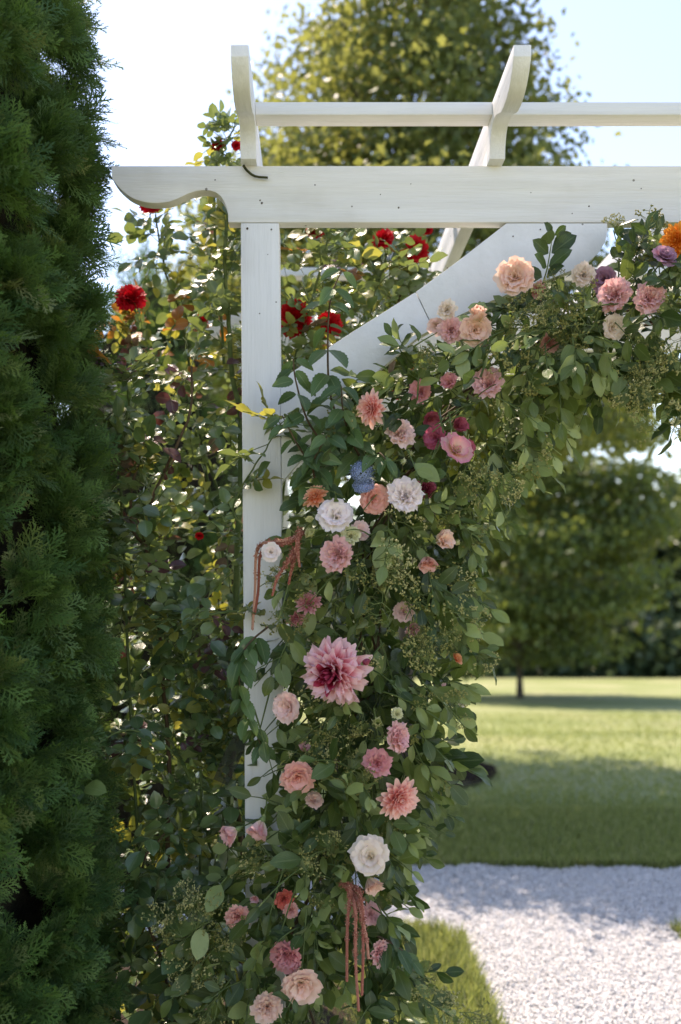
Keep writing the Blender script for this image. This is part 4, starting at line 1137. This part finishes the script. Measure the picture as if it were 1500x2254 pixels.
for k, (kind, px, py, wd_, d, tx, ty, pl, nm, lab, cat) in enumerate(FL):
    r = np.random.default_rng(1000 + k)
    rad = wd_ / 2 * d / FPX
    flower_spots.append((px, py, wd_ / 2, d))
    tx += r.normal(0, 0.34); ty += r.normal(0, 0.3); d += r.uniform(0, 0.02)
    root = link(nm, None); root.empty_display_size = 0.2
    tag(root, lab, cat, GF)
    I = Matrix.Identity(4)
    if kind in ('dahlia', 'bigdahlia', 'dahliabud'):
        root.matrix_basis = flower_matrix(px, py, d, tx, ty, rad * (0.9 if kind == 'bigdahlia' else 1.0), r.uniform(0, 6.28))
        if kind == 'dahlia': dahlia(root, I, PAL[pl], r, 88 if wd_ > 75 else 62)
        elif kind == 'bigdahlia': dahlia(root, I, PAL[pl], r, 92, big=True)
        else:
            for i in range(26):
                f = i / 26
                me = petal_mesh(('dbud', i % 3), L=1.0, W=0.55, th0=20, th1=70, cup=0.9, ruffle=0.02, k=1, seed=i % 3, nu=6, nv=5, point=1, wexp=0.4)
                s = 0.75 + 0.5 * f
                set_mat(link('petal', me, root, Matrix.Rotation(i * 2.4, 4, 'Z') @ Matrix.Rotation(R(62 - 22 * f), 4, 'X') @ Matrix.Scale(s, 4)), PAL[pl])
            link('calyx', CALYX_ME, root, I)
    else:
        sc = {'bell': 1.08, 'bud': 1.1, 'tulip': 1.05, 'carnation': 1.2}.get(kind, 1.2)
        root.matrix_basis = flower_matrix(px, py, d, tx, ty, rad * sc, r.uniform(0, 6.28))
        bloom(root, I, kind, PAL[pl], r)

# blue lace flower heads
def umbel(px, py, wd_, d, tx, ty, lab, seed):
    r = np.random.default_rng(seed)
    root = link('blue_lace_flower', None); tag(root, lab, 'flower', GF)
    root.matrix_basis = flower_matrix(px, py, d, tx, ty, wd_ / 2 * d / FPX * 1.15, 0)
    flower_spots.append((px, py, wd_ / 2, d))
    st, fl = Acc(), Acc()
    pt = leaf_tpl(0.7, 3, 3, 0.9, 0.6, 0.1, 0.2)
    for i in range(90):
        q = i * 2.4; e = math.sqrt((i + 0.5) / 90) * R(82)
        tip = np.array([math.sin(e) * math.cos(q), math.sin(e) * math.sin(q), math.cos(e) * 0.55]) * r.uniform(0.85, 1.05)
        if i % 2 == 0: st.add(*tube(np.array([[0, 0, -0.5], tip * 0.55 + np.array([0, 0, -0.1]), tip]), 0.018, 4))
        dd = np.array([[math.cos(a), math.sin(a), 0.3] for a in np.arange(5) * 1.2566 + r.random()])
        fl.scatter(pt, frames(dd, np.tile(nrm(tip), (5, 1))), np.tile(tip, (5, 1)), np.full((5, 1), 0.19))
    link('florets', fl.mesh('florets', pal('lace_blue', (96, 120, 170), (120, 144, 196), (150, 170, 212), pale=0.2)), root)['kind'] = 'stuff'
    link('stalks', st.mesh('stalks', STEM_GREEN), root)
umbel(797, 1040, 46, 2.11, 0.0, -0.1, 'round powder blue flower head, upper of the two blue ones', 4)
umbel(801, 1072, 42, 2.12, -0.2, 0.9, 'powder blue flower head seen from the side above the peach bloom', 5)

# red roses on the bush (parts of the bush)
for k, (px, py, wd_, d, tx, ty) in enumerate([
        (845, 532, 58, 2.74, -0.3, 0.5), (913, 552, 64, 2.8, 0.4, -0.2), (692, 514, 46, 2.7, 0.1, 0.4), (650, 702, 84, 2.62, -0.2, -0.2), (722, 716, 66, 2.62, 0.3, -0.2),
        (938, 507, 34, 2.85, 0.2, 0.3), (290, 664, 76, 2.5, 0.0, 0.35), (332, 452, 54, 2.76, 0.1, 0.1), (482, 324, 34, 2.74, -0.4, 0.4), (520, 322, 26, 2.74, 0.3, 0.2),
        (918, 812, 40, 2.8, 0.4, 0.2), (872, 868, 34, 2.75, 0.2, 0.1), (440, 712, 40, 2.95, 0.0, 0.2), (440, 1178, 22, 2.36, 0, -0.9)]):
    r = np.random.default_rng(3000 + k)
    e = link('bloom', None, rose, RINV @ flower_matrix(px, py, d, tx, ty, wd_ / 2 * d / FPX * 1.05, r.uniform(0, 6.28)))
    bloom(e, Matrix.Identity(4), 'redrose', PAL['red'], r)

# ------------------------------------------------------------------ garland foliage
CL = np.array([(1680, 680, 170), (1500, 690, 165), (1400, 700, 135), (1300, 725, 105), (1200, 735, 90), (1110, 795, 115), (1030, 865, 155), (940, 960, 195), (865, 1070, 195), (830, 1170, 185), (815, 1280, 190),
               (815, 1400, 185), (805, 1510, 180), (795, 1610, 165), (785, 1710, 150), (750, 1820, 130), (700, 1930, 165), (655, 2030, 220), (640, 2130, 260), (660, 2230, 290), (680, 2330, 300)], float)
seglen = np.concatenate([[0], np.cumsum(np.linalg.norm(np.diff(CL[:, :2], axis=0), axis=1))])
def cl(s):
    return np.array([np.interp(s, seglen, CL[:, i]) for i in range(3)])
gb = P(760, 1600, 2.24)
garland = thing('flower_garland', tuple(gb), 'lush leafy green garland climbing the post and knee brace of the arbour', 'garland')
GINV = Matrix.Translation(tuple(-gb))
core = smooth_path([P(*cl(s)[:2], 2.35) for s in np.linspace(0, seglen[-1], 18)], 60)
vines = Acc()
for j in range(5):
    vines.add(*tube(core + np.stack([0.025 * np.sin(np.arange(60) * 0.5 + j), 0.02 * np.cos(np.arange(60) * 0.4 + j * 2), 0.025 * np.cos(np.arange(60) * 0.45 + j * 1.3)], -1), 0.003, 5))
link('main_stem', vines.mesh('main_stem', STEM_BROWN), garland, GINV)
G_LEAVES = [leaf_tpl(0.52, 7, 5, 0.95, 0.72, 0.18, 0.25, 0.3, seed=1), leaf_tpl(0.46, 7, 5, 1.05, 0.75, 0.3, 0.45, 0.4, seed=2), leaf_tpl(0.60, 7, 5, 0.92, 0.62, 0.1, 0.12, 0.3, seed=3),
            leaf_tpl(0.40, 7, 5, 0.9, 0.85, 0.4, 0.6, 0.4, seed=4)]
inst = []; sprig_stems = Acc(); cluster_pts = []
def brace_zone(p):
    px = CX + p[0] / p[1] * FPX; py = CY - (p[2] - EYE) / p[1] * FPX
    return 900 < px < 1342 and py < np.interp(px, [900, 960, 1060, 1150, 1250, 1300, 1342], [740, 705, 665, 628, 605, 575, 510])
def sprig(p, d, length, nleaf, kind, size, droop=0.25, sub=None):
    sp_ = sprig_stems if sub is None else sub[1]
    ip = inst if sub is None else sub[0]
    t = np.linspace(0, 1, 6)
    path = p + d * length * t[:, None] + np.array([0, 0, -1]) * (droop * length * t ** 2)[:, None]
    if brace_zone(path[-1]) or brace_zone(path[3]): return path
    sp_.add(*tube(path, np.linspace(0.0022, 0.001, 6), 4))
    side = nrm(np.cross(d, rng.normal(0, 1, 3)))
    for i in range(nleaf):
        u = 0.15 + 0.85 * (i + 0.5) / nleaf
        q = np.array([np.interp(u, t, path[:, c]) for c in range(3)])
        sd = side if i % 2 else -side
        ld = nrm(d * 0.75 + sd * 0.85 + rng.normal(0, 0.25, 3) + np.array([0, 0, -0.25]))
        if i == nleaf - 1: ld = nrm(d + np.array([0, 0, -0.3]))
        nn = nrm(np.array([rng.normal(0, 0.6), -0.75 + rng.normal(0, 0.4), 0.55 + rng.normal(0, 0.4)]))
        ip.append((q + ld * 0.004, ld, nn, size * rng.uniform(0.7, 1.2) * (1 - 0.25 * u), kind))
    return path
def garland_point(edge=1.0):
    s = rng.uniform(0, seglen[-1])
    c = cl(s)
    c2 = cl(min(s + 20, seglen[-1])); tg = c2[:2] - c[:2]
    tg = tg / (np.linalg.norm(tg) + 1e-9)
    pr = np.array([-tg[1], tg[0]])
    u = rng.uniform(-1, 1)
    q = c[:2] + pr * u * c[2] * 0.80 * edge
    return q, u, pr, tg
for k in range(780):
    q, u, pr, tg = garland_point()
    depth = 2.31 - 0.19 * math.sqrt(max(0, 1 - u * u)) * rng.uniform(0.1, 1.0) - 0.01
    if q[0] > 660 and rng.random() < 0.34: depth = rng.uniform(2.34, 2.42)
    p = P(q[0], q[1], depth)
    o2 = pr * u * 0.9 + tg * rng.uniform(-0.1, 0.8) + rng.normal(0, 0.45, 2)
    d = nrm(np.array([o2[0], -0.35 + rng.normal(0, 0.35), -o2[1] + rng.normal(0, 0.2)]))
    if abs(u) > 0.75: d = nrm(d * np.array([1, 0.6, 1]))
    dark = rng.random() < 0.38
    sprig(p, d, rng.uniform(0.08, 0.16), int(rng.integers(5, 9)), 1 if dark else 0, rng.uniform(0.042, 0.074) if not dark else rng.uniform(0.040, 0.076))
for k in range(34):
    q = (rng.uniform(740, 960), rng.uniform(1380, 1690))
    sprig(P(*q, rng.uniform(2.26, 2.42)), nrm(rng.normal(0, 1, 3) + np.array([0.2, -0.2, -0.4])), 0.13, 8, 1, 0.066)
# long sprays that stick out of the garland
for (a, b, dd, n_, kind) in [((960, 1290), (1030, 1390), 2.13, 9, 0), ((980, 1380), (1068, 1450), 2.14, 8, 0), ((930, 1500), (1020, 1590), 2.15, 8, 0), ((880, 1640), (990, 1720), 2.17, 8, 0),
                             ((1080, 980), (1190, 990), 2.2, 8, 0), ((1100, 930), (1180, 1040), 2.2, 7, 0), ((960, 1130), (1050, 1170), 2.16, 7, 0), ((950, 1260), (1010, 1260), 2.2, 9, 1),
                             ((900, 770), (960, 730), 2.18, 6, 0), ((1240, 750), (1320, 820), 2.16, 8, 0), ((1330, 780), (1400, 860), 2.16, 8, 0), ((1420, 820), (1480, 880), 2.2, 7, 0),
                             ((840, 2000), (890, 2060), 2.2, 7, 1), ((860, 2120), (920, 2160), 2.18, 7, 0),
                             ((900, 2180), (990, 2230), 2.16, 9, 0), ((560, 1420), (540, 1560), 2.16, 8, 1), ((560, 1560), (600, 1690), 2.15, 9, 1), ((600, 1500), (560, 1650), 2.18, 8, 1),
                             ((470, 2020), (400, 2070), 2.12, 7, 0), ((480, 2080), (380, 2190), 2.13, 8, 0), ((520, 2140), (450, 2230), 2.12, 8, 0), ((500, 1930), (450, 1990), 2.14, 6, 0),
                             ((640, 1270), (610, 1380), 2.14, 7, 0), ((650, 1380), (600, 1480), 2.14, 7, 0), ((1360, 540), (1350, 505), 2.22, 5, 1), ((1400, 560), (1420, 510), 2.22, 5, 1)]:
    p0 = P(*a, dd); p1 = P(*b, dd - 0.01)
    sprig(p0, nrm(p1 - p0), np.linalg.norm(p1 - p0) * 1.05, n_, kind, 0.068, droop=0.05)
    cluster_pts.append((p0 * 0.4 + p1 * 0.6, nrm(p1 - p0)))
FS = np.array(flower_spots)
def covers_flower(p, slack=0.92, behind=0.03):
    px = CX + p[0] / p[1] * FPX; py = CY - (p[2] - EYE) / p[1] * FPX
    return bool(np.any((np.hypot(px - FS[:, 0], py - FS[:, 1]) < FS[:, 2] * slack + 4) & (p[1] < FS[:, 3] + behind)))
def off_limits(i):
    t = i[0] + i[1] * i[3] * 0.7
    px = CX + t[0] / t[1] * FPX; py = CY - (t[2] - EYE) / t[1] * FPX
    if 960 < px < 1342 and py < np.interp(px, [960, 1060, 1150, 1250, 1300, 1342], [705, 665, 625, 600, 570, 510]): return rng.random() < 0.93
    if 525 < px < 606 and 850 < py < 1790: return rng.random() < 0.72
    return px < 700 and 700 < py < 900
inst = [i for i in inst if not off_limits(i)]
inst = [i for i in inst if not ((covers_flower(i[0] + i[1] * i[3] * 0.5) or covers_flower(i[0] + i[1] * i[3] * 0.95, 0.75) or covers_flower(i[0], 0.8)) and rng.random() < 0.94)]
place_leaves(inst, G_LEAVES, [M_SEEDED, M_DARK], garland, GINV, 300, 'garland_leaf')
link('sprig_stems', sprig_stems.mesh('sprig_stems', STEM_GREEN), garland, GINV)['kind'] = 'stuff'

# seed clusters
def cluster_tpl(seed):
    r = np.random.default_rng(seed)
    st, sd = Acc(), Acc()
    def grow(p, d, ln, lev):
        q = p + d * ln
        st.add(*tube(np.array([p, (p + q) / 2 + r.normal(0, 0.02 * ln, 3), q]), 0.011 if lev > 1 else 0.008, 3))
        if lev == 0:
            for _ in range(3):
                sd.add(octa * np.array([0.028, 0.028, 0.036]) * r.uniform(0.7, 1.2) + q + r.normal(0, 0.022, 3), None, octT, var=float(r.random()))
            return
        side = nrm(np.cross(d, r.normal(0, 1, 3)))
        for s in ((-1, 1) if r.random() < 0.75 else (-1, 0, 1)):
            grow(q, nrm(d * 0.75 + side * s * 0.75 + r.normal(0, 0.2, 3)), ln * r.uniform(0.6, 0.8), lev - 1)
    for _ in range(3): grow(np.zeros(3), nrm(np.array([0, 1, 0]) + r.normal(0, 0.4, 3)), 0.36, 3)
    f = lambda a: (np.concatenate(a.V), np.concatenate(a.Q) if a.Q else None, np.concatenate(a.T) if a.T else None, np.concatenate(a.U))
    return f(st), f(sd)
CT = [cluster_tpl(i) for i in range(5)]
for k in range(95):
    q, u, pr, tg = garland_point()
    depth = 2.27 - 0.19 * math.sqrt(max(0, 1 - u * u)) * rng.uniform(0.6, 1.0)
    o2 = pr * u * 0.8 + tg * 0.3 + rng.normal(0, 0.5, 2)
    cluster_pts.append((P(q[0], q[1], depth), nrm(np.array([o2[0], -0.4, -o2[1]]))))
for (a, b, n_) in [((1100, 640), 60, 9), ((1190, 690), 70, 14), ((1260, 660), 60, 10), ((1440, 860), 70, 10), ((880, 1250), 70, 10), ((960, 1370), 60, 8), ((960, 1440), 60, 7), ((1060, 1050), 50, 8),
                   ((720, 1640), 60, 7), ((640, 1900), 80, 10), ((450, 2010), 80, 10), ((420, 2120), 70, 7), ((730, 1900), 60, 6), ((640, 1280), 40, 5), ((980, 2230), 50, 6), ((1000, 1560), 40, 5)]:
    for _ in range(n_):
        cluster_pts.append((P(a[0] + rng.normal(0, b * 0.6), a[1] + rng.normal(0, b * 0.5), rng.uniform(2.1, 2.2)), nrm(rng.normal(0, 1, 3) + np.array([0, -0.5, 0]))))
cluster_pts = [c for c in cluster_pts if not (off_limits((c[0], c[1], None, 0.05)) or covers_flower(c[0], 1.0, 0.05) or covers_flower(c[0] + c[1] * 0.05, 0.9, 0.05))]
cs, cd = Acc(), Acc()
for i in range(5):
    sel = cluster_pts[i::5]
    loc = np.array([s[0] for s in sel]); d = np.array([s[1] for s in sel])
    M = frames(d, rng.normal(0, 1, d.shape)); sc = rng.uniform(0.05, 0.085, (len(sel), 1))
    cs.scatter(CT[i][0], M, loc, sc); cd.scatter(CT[i][1], M, loc, sc)
link('seed_stalks', cs.mesh('seed_stalks', M_SEEDSTEM), garland, GINV)['kind'] = 'stuff'
link('seed_heads', cd.mesh('seed_heads', M_SEED, False), garland, GINV)['kind'] = 'stuff'

# serrated leafy branches in front of the brace: things of their own
SERR = [leaf_tpl(0.50, 15, 3, 0.82, 0.75, 0.35, 0.35, 0.0, serr=0.06, seed=1), leaf_tpl(0.46, 15, 3, 0.8, 0.8, 0.5, 0.6, 0.0, serr=0.06, seed=2)]
SERR_ME = [mesh_from('serrated_leaf', V, Q, T_, U, np.zeros(len(V)), True, M_SERR) for V, Q, T_, U in SERR]
OVAL = [leaf_tpl(0.62, 7, 5, 0.95, 0.65, 0.15, 0.2, 0.3, seed=8), leaf_tpl(0.56, 7, 5, 1.0, 0.7, 0.3, 0.35, 0.3, seed=9)]
OVAL_ME = [mesh_from('oval_leaf', V, Q, T_, U, np.zeros(len(V)), True, M_DARK) for V, Q, T_, U in OVAL]
def branch(ctrl, label, nleaf, size, r0=0.0032, mat=STEM_BROWN, leaves=None, hang=0.75):
    pth = smooth_path([P(*c) for c in ctrl], 26)
    root = thing('leafy_branch', tuple(pth[0]), label, 'branch', 'leafy branches tucked into the garland')
    inv = Matrix.Translation(tuple(-pth[0]))
    V, Q, T_, U = tube(pth, np.linspace(r0, r0 * 0.4, 26), 6)
    link('stem', mesh_from('branch_stem', V, Q, uv=U, mat=mat), root, inv)
    for i in range(nleaf):
        u = 0.12 + 0.88 * i / (nleaf - 1)
        j = min(25, int(u * 25)); q = pth[j]
        tg = nrm(pth[min(25, j + 1)] - pth[max(0, j - 1)])
        for sd in (-1, 1):
            lat = np.array([sd * rng.uniform(0.5, 1.0), rng.normal(-0.25, 0.5), 0])
            ld = nrm(tg * 0.25 + lat * 0.7 + np.array([0, -0.1, -hang * rng.uniform(0.5, 1.3)]))
            nn = nrm(np.array([sd * 0.35, -0.85, 0.35]) + rng.normal(0, 0.25, 3))
            s = size * 1.22 * rng.uniform(0.75, 1.15) * (1 - 0.42 * u)
            M = frames(ld[None], nn[None])[0]
            mm = np.eye(4); mm[:3, :3] = M * s; mm[:3, 3] = q + ld * 0.006
            link('leaf', (leaves or SERR_ME)[int(rng.integers(2))], root, inv @ Matrix(mm.tolist()))
branch([(760, 960, 2.22), (728, 870, 2.18), (722, 760, 2.16), (728, 660, 2.16), (752, 595, 2.17)], 'upright serrated leaf branch rising highest in front of the brace', 8, 0.074)
branch([(740, 1010, 2.22), (680, 930, 2.17), (652, 840, 2.16), (646, 790, 2.17)], 'serrated leaf branch curving left over the post edge below the tallest one', 7, 0.066)
branch([(720, 1040, 2.2), (670, 1000, 2.16), (640, 950, 2.16), (622, 915, 2.17)], 'short serrated leaf branch reaching across the post', 5, 0.060)
branch([(800, 1020, 2.2), (770, 960, 2.15), (755, 900, 2.13), (752, 850, 2.12)], 'dense serrated leaf branch beside the salmon dahlia', 7, 0.070)
branch([(700, 1080, 2.2), (690, 1020, 2.14), (720, 960, 2.12)], 'dark serrated leaf branch hanging above the small orange dahlia', 6, 0.068)
branch([(800, 1060, 2.2), (830, 1000, 2.13), (850, 1010, 2.1)], 'serrated leaves drooping between the salmon dahlia and the blue flowers', 5, 0.062)
branch([(830, 2060, 2.18), (870, 2080, 2.16), (905, 2110, 2.15)], 'serrated leaf branch over the near corner of the lawn', 5, 0.062)
branch([(590, 1380, 2.2), (545, 1420, 2.15), (525, 1470, 2.14), (540, 1560, 2.15), (575, 1640, 2.16)], 'thin serrated leaf branch trailing down the front of the post', 10, 0.060, 0.0024)

branch([(1195, 625, 2.2), (1205, 590, 2.18), (1212, 550, 2.18), (1216, 522, 2.19)], 'dark oval leaf sprig standing up against the brace beside the peach bloom', 5, 0.060, 0.002, STEM_GREEN, OVAL_ME, -0.1)
# amaranth tassels
def tassel(ctrls, label, rad):
    p0 = P(*ctrls[0][0])
    root = thing('amaranth_tassel', tuple(p0), label, 'tassel', 'red amaranth tassels')
    inv = Matrix.Translation(tuple(-p0))
    for ctrl in ctrls:
        pth = smooth_path([P(*c) for c in ctrl], 60)
        acc = Acc()
        acc.add(*tube(pth, rad * 0.5, 5), var=0.3)
        n = 1000
        u = rng.random(n) ** 0.95
        idx = u * 59
        q = np.stack([np.interp(idx, np.arange(60), pth[:, c]) for c in range(3)], -1)
        tap = np.clip((1 - u) * 1.7, 0.3, 1) * (0.85 + 0.3 * np.sin(idx * 0.9 + rng.random() * 6) + 0.2 * np.sin(idx * 2.3))
        off = nrm(rng.normal(0, 1, (n, 3))) * (rad * tap * rng.uniform(0.45, 1.55, n))[:, None]
        acc.scatter((octa, None, octT, np.zeros((6, 2))), frames(rng.normal(0, 1, (n, 3)), rng.normal(0, 1, (n, 3))), q + off, rng.uniform(0.0008, 0.0019, (n, 1)))
        link('strand', acc.mesh('strand', M_AMARANTH, False), root, inv)
tassel([[(668, 1170, 2.14), (640, 1187, 2.13), (606, 1192, 2.14), (577, 1198, 2.16), (564, 1222, 2.18), (562, 1300, 2.2), (556, 1386, 2.2)],
        [(668, 1172, 2.14), (640, 1192, 2.13), (610, 1199, 2.14), (584, 1206, 2.16), (572, 1230, 2.18), (569, 1300, 2.2), (561, 1352, 2.2)]], 'dusty red tassel reaching left and hanging down the front of the post', 0.0062)
tassel([[(660, 1165, 2.13), (655, 1200, 2.11), (660, 1248, 2.11)]], 'very short red tassel below the cream green bud', 0.0052)
tassel([[(650, 1205, 2.14), (635, 1235, 2.12), (612, 1270, 2.12), (600, 1310, 2.12)], [(655, 1205, 2.14), (645, 1240, 2.13), (636, 1285, 2.13)]], 'short red tassel hanging just right of the post edge', 0.0052)
tassel([[(752, 1945, 2.12), (770, 1960, 2.07), (765, 2040, 2.06), (764, 2160, 2.06)], [(770, 1950, 2.12), (790, 1990, 2.06), (806, 2060, 2.05), (812, 2110, 2.05)],
        [(765, 1948, 2.12), (782, 2000, 2.05), (783, 2110, 2.05), (790, 2225, 2.05)], [(772, 1948, 2.12), (795, 1975, 2.06), (800, 2080, 2.05), (797, 2190, 2.05)]],
       'bunch of long brick red tassels hanging low beside the lawn corner', 0.0060)

# small finds
pth = smooth_path([P(536, 364, 2.296), P(545, 376, 2.296), P(562, 388, 2.297), P(590, 391, 2.298)], 10)
V, Q, T_, U = tube(pth, np.linspace(0.0034, 0.0028, 10), 6)
tag(link('twig', mesh_from('twig', V, Q, uv=U, mat=simple_mat('dark_green_twig', (0.03, 0.035, 0.012), (0.08, 0.08, 0.03), 60))), 'short dark bent twig draped over the beam below the left rafter', 'twig')
pth = smooth_path([P(846, 870, 2.36), P(852, 845, 2.36), P(866, 795, 2.37)], 10)
V, Q, T_, U = tube(pth, np.linspace(0.0075, 0.0065, 10), 8)
tag(link('cut_stick', mesh_from('cut_stick', V, Q, uv=U, mat=simple_mat('pale_bark', (0.16, 0.11, 0.07), (0.32, 0.25, 0.18), 60))), 'short pale brown cut stick behind the garland under the brace', 'stick')
m, N, L = new_mat('clear_plastic')
b = N['Principled BSDF']; b.inputs['Base Color'].default_value = (0.35, 0.37, 0.34, 1); b.inputs['Roughness'].default_value = 0.15
b.inputs['Transmission Weight'].default_value = 0.95; b.inputs['IOR'].default_value = 1.1
bm = bmesh.new()
ring = [(-0.018, 0), (0.018, 0), (0.02, 0.06), (0.017, 0.115), (-0.016, 0.115), (-0.02, 0.06)]
hole = [(0.006 * math.cos(a), 0.018 + 0.006 * math.sin(a)) for a in np.arange(10) * 0.628]
o1 = [bm.verts.new((x, 0, z)) for x, z in ring]; h1 = [bm.verts.new((x, 0, z)) for x, z in hole]
ed = [bm.edges.new((o1[i], o1[(i + 1) % 6])) for i in range(6)] + [bm.edges.new((h1[i], h1[(i + 1) % 10])) for i in range(10)]
bmesh.ops.triangle_fill(bm, use_beauty=True, edges=ed)
bmesh.ops.solidify(bm, geom=bm.faces[:], thickness=0.0012)
me = bpy.data.meshes.new('plastic_strap'); bm.to_mesh(me); bm.free(); me.materials.append(m)
o = link('plastic_strap', me); o.location = tuple(P(486, 1722, 2.3)); o.rotation_euler = (0.05, R(24), 0.1)
tag(o, 'clear plastic strap with a hole hanging left of the post', 'strap')
